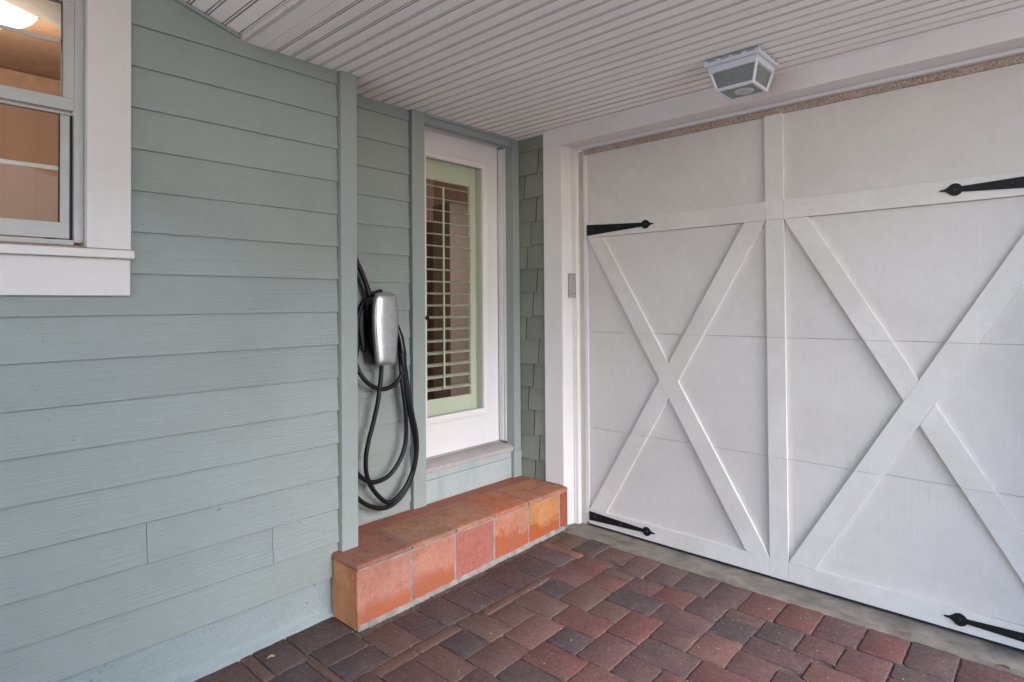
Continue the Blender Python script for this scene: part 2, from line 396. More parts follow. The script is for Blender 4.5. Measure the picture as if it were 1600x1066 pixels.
PAV = [(-2.425,-2.183,1.905,2.07,'dk'),
(-2.425,-2.184,1.758,1.906,'dp'),
(-2.425,-2.167,2.069,2.23,'dp'),
(-2.425,-2.16,2.229,2.379,'dp'),
(-2.425,-2.153,2.378,2.55,'dm'),
(-2.425,-2.153,2.549,2.727,'dk'),
(-2.425,-2.152,2.726,2.888,'gb'),
(-2.168,-1.933,1.943,2.102,'br'),
(-2.113,-1.933,1.786,1.944,'bl'),
(-2.113,-1.848,1.639,1.787,'rb'),
(-1.934,-1.754,1.786,2.022,'rb'),
(-2.102,-1.933,2.101,2.27,'mb'),
(-2.102,-1.85,2.269,2.437,'br'),
(-2.102,-1.931,2.436,2.594,'bl'),
(-2.153,-1.931,2.593,2.766,'mr'),
(-2.135,-1.931,2.765,2.947,'rd'),
(-1.934,-1.754,2.021,2.27,'bp'),
(-1.851,-1.586,2.269,2.437,'rd'),
(-1.932,-1.754,2.436,2.671,'br'),
(-1.932,-1.754,2.67,2.826,'rd'),
(-1.755,-1.586,2.111,2.27,'bl'),
(-1.755,-1.504,1.941,2.111,'rd'),
(-1.755,-1.511,1.786,1.942,'gb'),
(-1.587,-1.413,2.111,2.352,'mr'),
(-1.755,-1.586,2.436,2.59,'br'),
(-1.505,-1.245,1.909,2.112,'bp'),
(-1.849,-1.645,1.61,1.787,'pg'),
(-2.404,-2.238,2.946,3.15,'br'),
(-2.238,-2.078,2.946,3.159,'dk'),
(-2.078,-1.885,2.969,3.144,'mb'),
(-1.755,-1.497,2.589,2.754,'bl'),
(-1.414,-1.245,2.111,2.272,'pu'),
(-1.886,-1.721,2.9,3.143,'pu'),
(-1.722,-1.55,2.922,3.143,'pg'),
(-1.551,-1.372,2.922,3.143,'gb'),
(-1.373,-1.203,2.919,3.143,'pg'),
(-1.204,-1.03,2.916,3.143,'rd'),
(-1.031,-0.865,2.916,3.143,'rd'),
(-0.865,-0.683,2.917,3.143,'pu'),
(-0.683,-0.514,2.922,3.143,'rd'),
(-0.514,-0.341,2.923,3.147,'gb'),
(-0.341,-0.125,2.859,3.143,'pu'),
(-1.932,-1.754,2.825,2.901,'pg'),
(-1.755,-1.578,2.753,2.901,'pu'),
(-1.579,-1.401,2.753,2.923,'rd'),
(-1.402,-1.233,2.753,2.92,'pg'),
(-1.234,-1.056,2.817,2.917,'rb'),
(-1.057,-0.886,2.748,2.917,'gb'),
(-0.886,-0.72,2.748,2.917,'mr'),
(-0.72,-0.541,2.716,2.918,'mr'),
(-0.541,-0.341,2.811,2.923,'gb'),
(-0.541,-0.374,2.68,2.812,'rd'),
(-1.498,-1.233,2.589,2.754,'pu'),
(-1.234,-1.062,2.654,2.818,'bl'),
(-1.063,-0.802,2.604,2.749,'pu'),
(-0.802,-0.556,2.569,2.717,'bp'),
(-1.587,-1.413,2.351,2.59,'rd'),
(-1.414,-1.233,2.438,2.59,'pu'),
(-1.234,-1.062,2.438,2.655,'bp'),
(-1.063,-0.889,2.438,2.605,'mr'),
(-0.889,-0.695,2.39,2.57,'pu'),
(-1.414,-1.151,2.271,2.439,'pg'),
(-1.152,-0.906,2.27,2.439,'rd'),
(-1.246,-1.064,2.119,2.271,'bp'),
(-2.717,-2.498,1.352,1.603,'dk'),
(-2.499,-2.341,1.366,1.585,'dk'),
(-2.342,-2.184,1.366,1.585,'gb'),
(-2.425,-2.184,1.584,1.759,'br'),
(-2.717,-2.462,1.195,1.353,'dk'),
(-2.717,-2.454,1.139,1.196,'rs'),
(-2.717,-2.434,0.93,1.14,'br'),
(-2.463,-2.184,1.324,1.367,'rs'),
(-2.455,-2.194,1.139,1.325,'gb'),
(-2.185,-2.015,1.3,1.472,'br'),
(-2.113,-1.863,1.471,1.64,'mr'),
(-2.185,-2.112,1.471,1.69,'rs'),
(-2.184,-2.112,1.689,1.944,'rs'),
(-2.161,-2.101,2.101,2.346,'rs'),
(-2.154,-2.101,2.345,2.594,'rs'),
(-2.425,-2.134,2.887,2.947,'or'),
(-0.125,0.045,2.97,3.143,'dk'),
(-0.125,0.045,2.849,2.971,'mr'),
(-0.341,-0.125,2.689,2.86,'gb'),
(-0.125,0.045,2.729,2.85,'rd'),
(-0.125,0.023,2.559,2.73,'pg'),
(-0.363,-0.137,2.519,2.69,'pu'),
(-0.556,-0.367,2.509,2.681,'rd'),
(0.023,0.165,2.559,2.681,'br'),
(-0.695,-0.556,2.399,2.57,'bp'),
(-0.137,-0.004,2.39,2.56,'rb'),
(0.017,0.165,2.439,2.56,'rb'),
(-0.363,-0.137,2.349,2.52,'bl'),
(-0.556,-0.367,2.339,2.51,'bp'),
(-0.005,0.165,2.269,2.44,'rd'),
(-0.695,-0.556,2.229,2.4,'br'),
(-0.906,-0.695,2.22,2.391,'mr'),
(-0.137,-0.004,2.22,2.391,'rd'),
(-0.363,-0.137,2.18,2.35,'pu'),
(-0.556,-0.367,2.22,2.34,'br'),
(-1.065,-0.906,2.149,2.271,'mr'),
(-0.695,-0.556,2.059,2.23,'gb'),
(-0.906,-0.697,2.049,2.221,'gb'),
(-0.556,-0.367,2.049,2.221,'gb'),
(-0.363,-0.137,2.059,2.181,'dk'),
(-1.065,-0.906,2.029,2.15,'gb'),
(-1.246,-1.064,1.949,2.12,'bp'),
(-0.695,-0.556,1.889,2.06,'pg'),
(-0.906,-0.775,1.879,2.05,'rb'),
(-0.775,-0.695,1.879,2.05,'rb'),
(-0.556,-0.367,1.879,2.05,'rb'),
(-1.065,-0.917,1.86,2.03,'pu'),
(-1.246,-1.124,1.78,1.95,'dk'),
(-1.125,-1.064,1.83,1.95,'mr'),
(-1.511,-1.247,1.739,1.91,'bp'),
(-0.695,-0.556,1.719,1.89,'bp'),
(-0.917,-0.697,1.709,1.88,'rd'),
(-1.065,-0.917,1.689,1.861,'mr'),
(-1.125,-1.064,1.659,1.831,'br'),
(-1.646,-1.51,1.61,1.787,'gb'),
(-1.246,-1.124,1.659,1.781,'pu'),
(-1.511,-1.334,1.57,1.74,'bp'),
(-1.335,-1.245,1.57,1.74,'dk'),
(-0.917,-0.775,1.59,1.71,'rb'),
(-1.065,-0.917,1.52,1.69,'gb'),
(-1.246,-1.074,1.489,1.66,'mr'),
(-1.863,-1.685,1.439,1.611,'rd'),
(-1.686,-1.537,1.439,1.611,'rb'),
(-1.533,-1.334,1.399,1.571,'gb'),
(-1.335,-1.245,1.399,1.571,'gb'),
(-1.075,-0.927,1.35,1.521,'br'),
(-1.246,-1.097,1.37,1.49,'rd'),
(-2.016,-1.867,1.35,1.472,'mr'),
(-1.867,-1.685,1.27,1.44,'bp'),
(-1.686,-1.537,1.27,1.44,'bp'),
(-1.533,-1.247,1.229,1.4,'br'),
(-1.248,-1.097,1.199,1.371,'br'),
(-2.016,-1.867,1.179,1.351,'rd'),
(-2.195,-2.015,1.129,1.301,'rd'),
(-1.867,-1.624,1.149,1.271,'rd'),
(-1.625,-1.532,1.1,1.271,'dk'),
(-1.533,-1.247,1.11,1.23,'pu'),
(-2.016,-1.867,1.06,1.18,'mr'),
(-1.867,-1.624,0.98,1.15,'br'),
(-2.435,-2.314,0.97,1.14,'br'),
(-2.315,-2.194,0.97,1.14,'gb'),
(-2.195,-2.075,0.96,1.13,'bl'),
(-2.076,-2.015,0.96,1.13,'rb'),
(-1.625,-1.532,0.93,1.101,'pg'),
(-2.016,-1.867,0.89,1.061,'gb'),
(-1.867,-1.735,0.81,0.98,'bp'),
(-1.736,-1.624,0.81,0.98,'mr'),
(-2.435,-2.265,0.8,0.97,'pu'),
(-2.266,-2.194,0.8,0.97,'rb'),
(-2.195,-2.024,0.79,0.96,'dk'),
(-2.717,-2.447,0.76,0.93,'bl'),
(-2.025,-1.877,0.72,0.89,'bl'),
(-2.436,-2.204,0.63,0.8,'gb'),
(-2.205,-2.035,0.62,0.79,'br'),
(-2.717,-2.584,0.59,0.76,'bl'),
(-2.585,-2.435,0.59,0.76,'pu'),
(-2.036,-1.877,0.55,0.72,'pu'),
(-2.436,-2.265,0.46,0.63,'br'),
(-2.266,-2.204,0.46,0.63,'mr'),
(-2.205,-2.035,0.45,0.62,'mr'),
(-2.717,-2.535,0.42,0.59,'gb'),
(-2.536,-2.435,0.47,0.59,'dk'),
(-2.536,-2.435,0.3,0.47,'pu'),
(-2.436,-2.265,0.29,0.46,'pg'),
(-2.266,-2.204,0.29,0.46,'bl'),
(-2.717,-2.535,0.3,0.42,'bl'),
(-2.717,-2.447,0.13,0.3,'rb')]
for q in PAV:
    v, f = stone(q[:4])
    mesh('paver', v, f, PVM[q[4]], pave, True, sharp=50)
# the rest of the paving, beyond the frame
occ = [q[:4] for q in PAV]
V, F, MI = [], [], []
keys = ['rd', 'mr', 'pu', 'pg', 'br', 'bp', 'gb', 'rb']
y = 3.14
while y > -1.0:
    h = .172; x = -2.70
    while x < 1.2:
        wd = random.choice((.115, .172, .172, .23)); q = (x, x + wd, y - h, y)
        bad = any(min(q[1], o[1]) - max(q[0], o[0]) > .004 and min(q[3], o[3]) - max(q[2], o[2]) > .004 for o in occ) or (q[0] < -2.42 and q[3] > 1.6)
        if not bad:
            v, f = boxv(q[0] + .003, q[1] - .003, q[2] + .003, q[3] - .003, 0, 1)
            v = [(a, b, gz(b) + (-.05 if c == 0 else random.uniform(-.002, .001))) for a, b, c in v]
            o = len(V); V += v; F += [tuple(i + o for i in p) for p in f]; MI += [keys.index(random.choice(keys))] * len(f)
        x += wd
    y -= h
tag(mesh('paver', V, F, [PVM[k] for k in keys], pave, midx=MI), kind='stuff')
# pale bounce ground is one sheet; concrete sill strip under the garage door
v = []
nx = 60
for j, (yy, zz) in enumerate(((3.139, gz(3.14) - .004), (3.20, .004), (3.27, -.002), (3.36, -.012), (3.60, -.02))):
    for i in range(nx + 1):
        x = -2.56 + (3.6) * i / nx
        v.append((x, yy + (random.uniform(-.006, .004) if j == 0 else 0), zz + random.uniform(-.0015, .0015)))
f = [(j * (nx + 1) + i, j * (nx + 1) + i + 1, (j + 1) * (nx + 1) + i + 1, (j + 1) * (nx + 1) + i) for j in range(4) for i in range(nx)]
tag(mesh('concrete_apron', v, f, M_conc, smooth=True), kind='structure')

# debris in the joints and dead leaves
v, f = [], []
for k in range(3200):
    q = random.choice(PAV[:90])
    if random.random() < .6:
        if random.random() < .5: x = random.uniform(q[0], q[1]); yy = random.choice((q[2], q[3])) + random.uniform(-.005, .005)
        else: yy = random.uniform(q[2], q[3]); x = random.choice((q[0], q[1])) + random.uniform(-.005, .005)
        z = gz(yy) - random.uniform(.0, .004)
    else: x = random.uniform(q[0], q[1]); yy = random.uniform(q[2], q[3]); z = gz(yy) + .001
    r = random.uniform(.0006, .0022) * (1.6 if random.random() < .06 else 1); o = len(v); a = random.uniform(0, 3)
    for t in range(3): v.append((x + r * math.cos(a + t * 2.1) * 1.3, yy + r * math.sin(a + t * 2.1), z))
    v.append((x, yy, z + r * 1.1))
    f += [(o, o + 1, o + 3), (o + 1, o + 2, o + 3), (o + 2, o, o + 3)]
M_debris = plain('grit', (0.36, 0.30, 0.23), 0.9, var=0.3)
tag(mesh('grit', v, f, M_debris), 'pale sand grit and crumbs scattered over the brick paving', 'grit', kind='stuff')
M_leaf1 = plain('dry_leaf_tan', (0.50, 0.34, 0.15), 0.6, var=0.25); M_leaf2 = plain('dry_leaf_brown', (0.26, 0.12, 0.05), 0.6, var=0.3)
def leaf(x, y, ln, wd, ang, m, label, curl=.006):
    v = []; n = 7
    for i in range(n + 1):
        t = i / n; s = math.sin(math.pi * min(1, t * 1.02)) ** .8 * wd / 2
        for k in (-1, -.5, 0, .5, 1):
            a = (t - .5) * ln; b = k * s
            z = gz(y) + .002 + curl * (abs(k) ** 1.6) * (.6 + t) + .004 * math.sin(t * 3) ** 2
            v.append((x + a * math.cos(ang) - b * math.sin(ang), y + a * math.sin(ang) + b * math.cos(ang), z))
    f = [(i * 5 + k, i * 5 + k + 1, (i + 1) * 5 + k + 1, (i + 1) * 5 + k) for i in range(n) for k in range(4)]
    o = mesh('fallen_leaf', v, f, m, smooth=True)
    tag(o, label, 'leaf', 'dead leaves fallen on the paving')
LV = [(1418, 995)]
leaf(-0.543, 3.185, .040, .016, -.25, M_leaf1, 'pale tan dry leaf on the concrete strip, the middle one nearest the lower right hinge')
leaf(-0.205, 3.155, .045, .012, -.15, M_leaf2, 'thin curled brown leaf on the concrete strip at the far right edge')
leaf(-2.592, 1.235, .032, .013, 1.2, M_leaf1, 'small tan leaf lying at the foot of the blue wall nearest the step')
leaf(-2.45, 1.09, .036, .018, .4, M_leaf1, 'yellow leaf on the pavers at the very bottom edge, left of the other')
leaf(-2.30, 1.155, .036, .016, -.3, M_leaf2, 'orange brown leaf on the pavers at the bottom edge, right of the yellow one')

# ================================================================== left wall
wall = root('siding_wall', (-2.75, .2, -.12), 'long blue-green lap siding wall with corner board on the left', 'wall')
e = .165
def planks(parent, x, y0, y1, z0, i0, i1, cuts, zmax, m, hole=None):
    """lap siding facing +X: plank i spans z0-e*i .. +e"""
    for i in range(i0, i1 + 1):
        zb = z0 - e * i; zt = min(zb + e + .012, zmax)
        ys = [y0] + cuts.get(i, []) + [y1]
        runs = list(zip(ys[:-1], ys[1:]))
        if hole and zt > hole[2] + .02 and zb < hole[3]:
            cutr = []
            for a, b_ in runs:
                if b_ <= hole[0] or a >= hole[1]: cutr.append((a, b_)); continue
                if a < hole[0]: cutr.append((a, hole[0]))
                if b_ > hole[1]: cutr.append((hole[1], b_))
            runs = cutr
        for a, b_ in runs:
            k = (zt - zb) / (e + .012)
            pr = [(x - .0012, zb), (x, zb + .0015), (x - .0125 * k, zt), (x - .0165, zt), (x - .0165, zb + .012), (x - .0105, zb + .012), (x - .0105, zb)]
            jz = random.uniform(-.0008, .0008)
            prism('siding_plank', [(p[0], p[1] + jz) for p in pr][::-1], 1, a + .001, b_ - .001, m, parent)
ZC = 1.4691
for kk in (0,):
    pass
def yprism(name, pts, a, b_, m, parent=None, bev=0, **k):   # outline in (x,z), extruded along y
    return prism(name, pts, 1, a, b_, m, parent, bev, **k)
planks(wall, -2.700, -1.4, 1.641, ZC, -8, 8, {6: [0.783], 7: [1.30], -8: [.8], 2: [-.6], -3: [-.4], 4: [-.9]}, 2.95, M_side, (-.59, .718, 1.66, 2.83))
box('wall_core', -2.95, -2.735, .5795, 1.742, -.3, 3.3, M_wood, wall, 0)
box('wall_core', -2.95, -2.735, -1.4, -.4515, -.3, 3.3, M_wood, wall, 0)
box('wall_core', -2.95, -2.735, -.451, .579, -.3, 1.688, M_wood, wall, 0)
box('wall_core', -2.95, -2.735, -.451, .579, 2.721, 3.3, M_wood, wall, 0)
box('corner_board', -2.7170, -2.678, 1.645, 1.738, .262, 2.72, M_trimg, wall, .0015)
box('caulk_line', -2.715, -2.6995, 1.6405, 1.6447, .262, 2.70, M_caulk, wall, 0)
# rake trim under the sloping ceiling
# painted foundation with a rough little ledge
v = []
ny = 220
pf = [(-2.723, .165), (-2.723, .11), (-2.7235, .07), (-2.7225, .035), (-2.7235, .0), (-2.717, -.014), (-2.700, -.024), (-2.690, -.034), (-2.687, -.06), (-2.688, -.16)]
for i in range(ny + 1):
    yy = -1.4 + 3.04 * i / ny
    g = gz(yy) + .038
    for (x, z) in pf:
        zz = z if z > .06 else z + g
        q = Vector((x, yy, zz)); v.append((x + (noise.noise(q * 16) * .004 + random.uniform(-.0012, .0012) if z < .16 else 0), yy, zz + (noise.noise(q * 9 + Vector((5, 5, 5))) * .012 + random.uniform(-.002, .002) if z < .03 else 0)))
n = len(pf)
f = [(i * n + k, i * n + k + 1, (i + 1) * n + k + 1, (i + 1) * n + k) for i in range(ny) for k in range(n - 1)]
mesh('foundation', v, f, M_plinth, wall, True)

# ------------------------------------------------------------------ window
win = root('sash_window', (-2.72, .15, 1.52), 'white double-hung window with a warm lit room behind, at upper left', 'window')
WY0, WY1 = -.45, .578
box('casing', -2.7165, -2.690 + .002, WY1, .722, 1.7235, 2.84, M_wcas, win, .002)
box('casing', -2.7165, -2.688, WY0 - .14, WY0, 1.7235, 3.0, M_wcas, win, .002)
box('casing', -2.7165, -2.688, WY0 + .0005, WY1 - .0005, 2.72, 2.86, M_wcas, win, .002)
box('jamb', -2.80, -2.7172, WY1 - .0, WY1 + .012, 1.70, 2.72, M_wcas, win, 0)
box('jamb', -2.80, -2.7172, WY0 - .012, WY0, 1.70, 2.72, M_wcas, win, 0)
# sill: sloping top, nose
prism('sill', [(-2.80, 1.735), (-2.718, 1.733), (-2.6575, 1.7195), (-2.655, 1.716), (-2.655, 1.691), (-2.657, 1.6885), (-2.80, 1.6885)][::-1], 1, WY0 - .15, .7245, [M_wcas, M_silltop], win)
so = bpy.data.objects['sill']
for p in so.data.polygons:
    if p.normal.z > .9: p.material_index = 1
box('apron', -2.7165, -2.684, WY0 - .13, .7185, 1.545, 1.6880, M_wcas, win, .002)
# vinyl frame
YJ = WY1 - .001
def ybar(name, x0, x1, y0, y1, z0, z1, m, par=win, b=.001): return box(name, x0, x1, y0, y1, z0, z1, m, par, b)
ybar('window_frame', -2.765, -2.735, YJ - .030, YJ, 1.745, 2.70, M_vinyl)
ybar('window_frame', -2.748, -2.7322, YJ - .0055, YJ - .0005, 1.745, 2.70, M_vinyl)
ybar('window_frame', -2.765, -2.735, WY0 + .001, WY0 + .031, 1.745, 2.70, M_vinyl)
ybar('window_frame', -2.775, -2.7345, WY0 + .0315, YJ - .0305, 1.7355, 1.7535, M_vinyl)
ybar('window_frame', -2.775, -2.7345, WY0 + .0315, YJ - .0305, 2.68, 2.72, M_vinyl)
def sash(x, ya, yb, za, zb, st, bt, tp, mz, glassx):
    s = ybar('sash', x - .022, x, yb - st, yb, za + bt, zb - tp, M_vinyl)
    s2 = ybar('sash', x - .022, x, ya, ya + st, za + bt, zb - tp, M_vinyl)
    ybar('sash', x - .022, x, ya, yb, za, za + bt - .0005, M_vinyl)
    ybar('sash', x - .022, x, ya, yb, zb - tp + .0005, zb, M_vinyl)
    ybar('glazing_bead', x - .006, x + .002, yb - st - .0035, yb - st - .0005, za + bt, zb - tp, M_black, b=0)
    v, f = boxv(glassx - .003, glassx, ya + st, yb - st, za + bt, zb - tp)
    mesh('pane', v, f, M_glass, win)
    for z0, z1 in mz: ybar('glazing_bar', glassx - .0105, glassx - .0035, ya + st, yb - st, z0, z1, M_jamb)
# upper (outer) sash, lower (inner) sash
sash(-2.735, WY0 + .032, YJ - .031, 2.240, 2.68, .036, .046, .035, [(2.488, 2.502)], -2.742)
sash(-2.757, WY0 + .032, YJ - .040, 1.760, 2.2385, .030, .060, .012, [(2.015, 2.031)], -2.765)
ybar('meeting_rail', -2.757, -2.748, WY0 + .034, YJ - .033, 2.2255, 2.2325, M_vinyl)
ybar('sash_latch_slot', -2.7565, -2.7555, .46, .50, 1.7545, 1.7585, M_dark, b=0)
ybar('track_shadow_gap', -2.775, -2.757, YJ - .0385, YJ - .0315, 1.755, 2.235, M_black, b=0)

# ------------------------------------------------------------------ rooms indoors
M_room = paint('interior_wall_paint', (0.40, 0.255, 0.19), (0.40, 0.24, 0.16), (4, 4, 4), 4, .05, .0005, .7, .2, 2, 0)
M_roomd = plain('interior_dark_wood', (0.15, 0.10, 0.08), .5)
M_rooml = plain('interior_ceiling', (0.50, 0.32, 0.22), .7)
rm = root('interior_room', (-4.3, 1.5, .45)); tag(rm, kind='structure')
box('back_wall', -5.10, -5.0, -1.6, 4.6, .45, 3.05, M_room, rm, 0)
box('side_wall', -5.0, -3.20, -1.6, -1.5, .45, 3.05, M_room, rm, 0)
box('side_wall', -5.0, -3.20, 4.2, 4.3, .45, 3.05, M_room, rm, 0)
box('inner_wall', -2.999, -2.951, -1.6, WY0 - .013, .45, 3.05, M_room, rm, 0)
box('inner_wall', -2.999, -2.951, WY1 + .013, 1.75, .45, 3.05, M_room, rm, 0)
box('inner_wall', -2.999, -2.951, WY0 - .0125, WY1 + .0125, .45, 1.70, M_room, rm, 0)
for i in range(34):
    box('wall_batten', -4.9995, -4.992, -1.45 + .16 * i, -1.438 + .16 * i, .55, 2.88, M_room, rm, 0)
box('crown_moulding', -4.9995, -4.95, -1.5, 4.19, 2.90, 3.035, M_rooml, rm, .01)
box('floor', -5.0, -3.12, -1.5, 4.2, .40, .45, M_roomd, rm, 0)
box('dark_cabinet', -4.66, -4.40, 3.9, 4.199, .45, 2.5, M_roomd, rm, .004)
box('ceiling', -5.0, -3.14, -1.5, 4.2, 3.04, 3.10, M_rooml, rm, 0)
# warm dome lamp on the room's ceiling
dl = root('dome_lamp', (-3.86, .40, 3.04), 'glowing warm dome lamp on the ceiling inside the left window', 'lamp')
v, f = [], []
NR = 28
for k in range(9):
    a = k / 8 * math.pi / 2
    for i in range(NR):
        t = 2 * math.pi * i / NR
        v.append((-3.86 + .19 * math.cos(a) * math.cos(t), .43 + .19 * math.cos(a) * math.sin(t), 3.005 - .105 * math.sin(a)))
for k in range(8):
    for i in range(NR): f.append((k * NR + i, k * NR + (i + 1) % NR, (k + 1) * NR + (i + 1) % NR, (k + 1) * NR + i))
M_dome = plain('lamp_dome_glow', (0.9, 0.8, 0.6), .4, emit=(1.0, 0.70, 0.40), es=0.6)
pl = bpy.data.objects.new('room_lamp_light', bpy.data.lights.new('room_lamp_light', 'POINT')); C.objects.link(pl)
pl.data.energy = 5.0; pl.data.color = (1.0, .85, .70); pl.data.shadow_soft_size = .15; pl.location = (-3.86, .43, 2.72)
pl.parent = dl; pl.location = Vector((-3.86, .43, 2.70)) - ORG[dl.name]
M_bronze = plain('lamp_rim_bronze', (0.25, 0.13, 0.06), .4, .6)
mesh('lamp_shade', v, f, M_dome, dl, True)
vv, ff = cyl((-3.86, .43, 3.0055), (0, 0, 1), .205, .205, .034, 32)
mesh('lamp_rim', vv, ff, M_bronze, dl, True, sharp=40)

# ================================================================== alcove wall with the door
alc = root('alcove_wall', (-2.95, 2.4, .1), 'recessed blue-green lap siding wall with trim boards around the glazed door', 'wall')
planks(alc, -2.925, 1.742, 2.268, 1.4698, -8, 8, {}, 2.70, M_side)
box('wall_core', -3.10, -2.942, 1.742, 2.370, -.1, 2.9, M_wood, alc, 0)
box('trim_board', -2.941, -2.903, 2.271, 2.368, .262, 2.72, M_trimg, alc, .0015)
box('trim_board', -2.975, -2.903, 3.174, 3.243, .46, 2.72, M_trimg, alc, .0015)
box('plinth_block', -2.975, -2.899, 3.165, 3.245, .262, .459, M_trimg, alc, .0025)
box('head_trim', -2.975, -2.915, 2.3685, 3.1735, 2.636, 2.72, M_trimg, alc, .0015)
box('head_moulding', -2.9145, -2.900, 2.3690, 3.1735, 2.676, 2.72, M_trimg, alc, .003)
box('kickboard', -2.955, -2.925, 2.3685, 3.1645, .262, .4095, M_scuff, alc, .0015)
box('kickboard', -2.957, -2.928, 2.3685, 3.1645, .4105, .4545, M_scuff, alc, .0025)
# door frame
frm = root('door_frame', (-3.0, 2.8, .46), 'white painted jambs and weathered grey sill around the glazed door', 'door frame')
box('jamb', -3.12, -2.9755, 3.176, 3.215, .515, 2.636, M_jamb, frm, .001)
box('door_stop', -3.046, -3.002, 3.166, 3.1755, .515, 2.632, M_jamb, frm, .003)
box('door_stop', -2.996, -2.978, 3.170, 3.1755, .515, 2.632, M_jamb, frm, .002)
box('jamb', -3.12, -2.9755, 2.371, 2.400, .515, 2.636, M_jamb, frm, .001)
box('head_jamb', -3.12, -2.9755, 2.4005, 3.1655, 2.655, 2.69, M_jamb, frm, .001)
prism('sill', [(-3.12, .506), (-2.96, .498), (-2.918, .4850), (-2.912, .479), (-2.912, .470), (-2.918, .466), (-2.918, .4605), (-2.913, .4575), (-2.913, .4555), (-3.12, .4555)][::-1], 1, 2.3685, 3.1745, M_sill, frm)
box('weatherstrip', -3.047, -3.036, 2.40, 3.1655, .5062, .513, M_sill, frm, 0)
for zz in (1.55, 2.10, .95, 1.83):
    vv, ff = cyl((-3.02 + .004, 3.1655, zz), (0, -1, 0), .004, .004, .0012, 10)
    mesh('nail_head', vv, ff, M_sill, frm)

# entry door
dr = root('entry_door', (-3.05, 2.8, .514), 'narrow white door with a tall glass pane and white shutters behind it', 'door')
XD = -3.05
DY0, DY1, DZ0, DZ1 = 2.405, 3.166, .514, 2.654
GY0, GY1, GZ0, GZ1 = 2.500, 3.014, .765, 2.476
box('stile', XD - .044, XD, DY0, GY0, DZ0, DZ1, M_door, dr, .001)
box('stile', XD - .044, XD, GY1, DY1, DZ0, DZ1, M_door, dr, .001)
box('bottom_rail', XD - .044, XD - .0003, GY0 + .0002, GY1 - .0002, DZ0, GZ0, M_door, dr, 0)
box('top_rail', XD - .044, XD - .0003, GY0 + .0002, GY1 - .0002, GZ1, DZ1, M_door, dr, 0)
def ring(name, prof, y0, y1, z0, z1, m, par):
    """mitred frame; profile = (inset from the outer edge, x)"""
    V, F = [], []
    n = len(prof)
    for (cy, cz, sy, sz) in ((y0, z0, 1, 1), (y1, z0, -1, 1), (y1, z1, -1, -1), (y0, z1, 1, -1)):
        for d, x in prof: V.append((x, cy + sy * d, cz + sz * d))
    for c in range(4):
        for k in range(n - 1):
            F.append((c * n + k, ((c + 1) % 4) * n + k, ((c + 1) % 4) * n + k + 1, c * n + k + 1))
    return mesh(name, V, F, m, par)
ring('glass_moulding', [(0, XD - .001), (0, XD + .006), (.004, XD + .011), (.014, XD + .011), (.022, XD + .004), (.036, XD + .002), (.046, XD - .006), (.046, XD - .012)], GY0 - .047, GY1 + .047, GZ0 - .044, GZ1 + .044, M_door, dr)
v, f = boxv(XD - .018, XD - .013, GY0 - .002, GY1 + .002, GZ0 - .002, GZ1 + .002)
mesh('pane', v, f, M_gglass, dr)
# deadbolt
vv, ff = cyl((XD, 2.50 - .001, 1.418), (1, 0, 0), .016, .014, .010, 20); lk = mesh('deadbolt', vv, ff, M_brass, dr, True, sharp=40)
vv, ff = cyl((XD + .010, 2.499, 1.418), (1, 0, 0), .009, .009, .0045, 14); mesh('keyhole_plug', vv, ff, M_black, lk)
# plantation shutter on the inside of the glass
M_shut = paint('shutter_paint', (0.66, 0.665, 0.58), (0.55, 0.53, 0.43), (4, 4, 4), 4, .05, .0004, .5, .15, 2, .02)
XS = -3.118
sh = root('tmp_shutter', (XS, 2.8, .76)); bpy.data.objects.remove(sh)
box('shutter_frame', XS - .02, XS + .020, 3.015, 3.075, .70, 2.56, M_shut, dr, .002)
box('shutter_frame', XS - .02, XS + .010, 3.077, 3.10, .70, 2.56, M_shut, dr, .002)
stl = box('shutter_stile', XS - .025, XS, 2.955, 3.012, .70, 2.56, M_shut, dr, .003)
box('shutter_stile', XS - .025, XS, 2.47, 2.52, .70, 2.56, M_shut, dr, .003)
box('shutter_rail', XS - .024, XS - .001, 2.521, 2.954, 2.345, 2.56, M_shut, dr, .002)
box('shutter_rail', XS - .024, XS - .001, 2.521, 2.954, .70, .868, M_shut, dr, .002)
lv_me = None
zs = [2.306 - .0807 * k for k in range(18)]
for z in zs:
    ang = R_(-12)
    cx = XS - .014; hw = .030
    n = 12; pts = []
    for i in range(n):
        t = 2 * math.pi * i / n
        a, b_ = hw * math.cos(t), .0052 * math.sin(t)
        pts.append((cx + a * math.cos(ang) - b_ * math.sin(ang), z + a * math.sin(ang) + b_ * math.cos(ang)))
    prism('louver', pts, 1, 2.522, 2.953, M_shut, dr, smooth=True, sharp=50)
box('tilt_rod', XS + .019, XS + .029, 2.678, 2.690, .93, 2.30, M_shut, dr, .001)

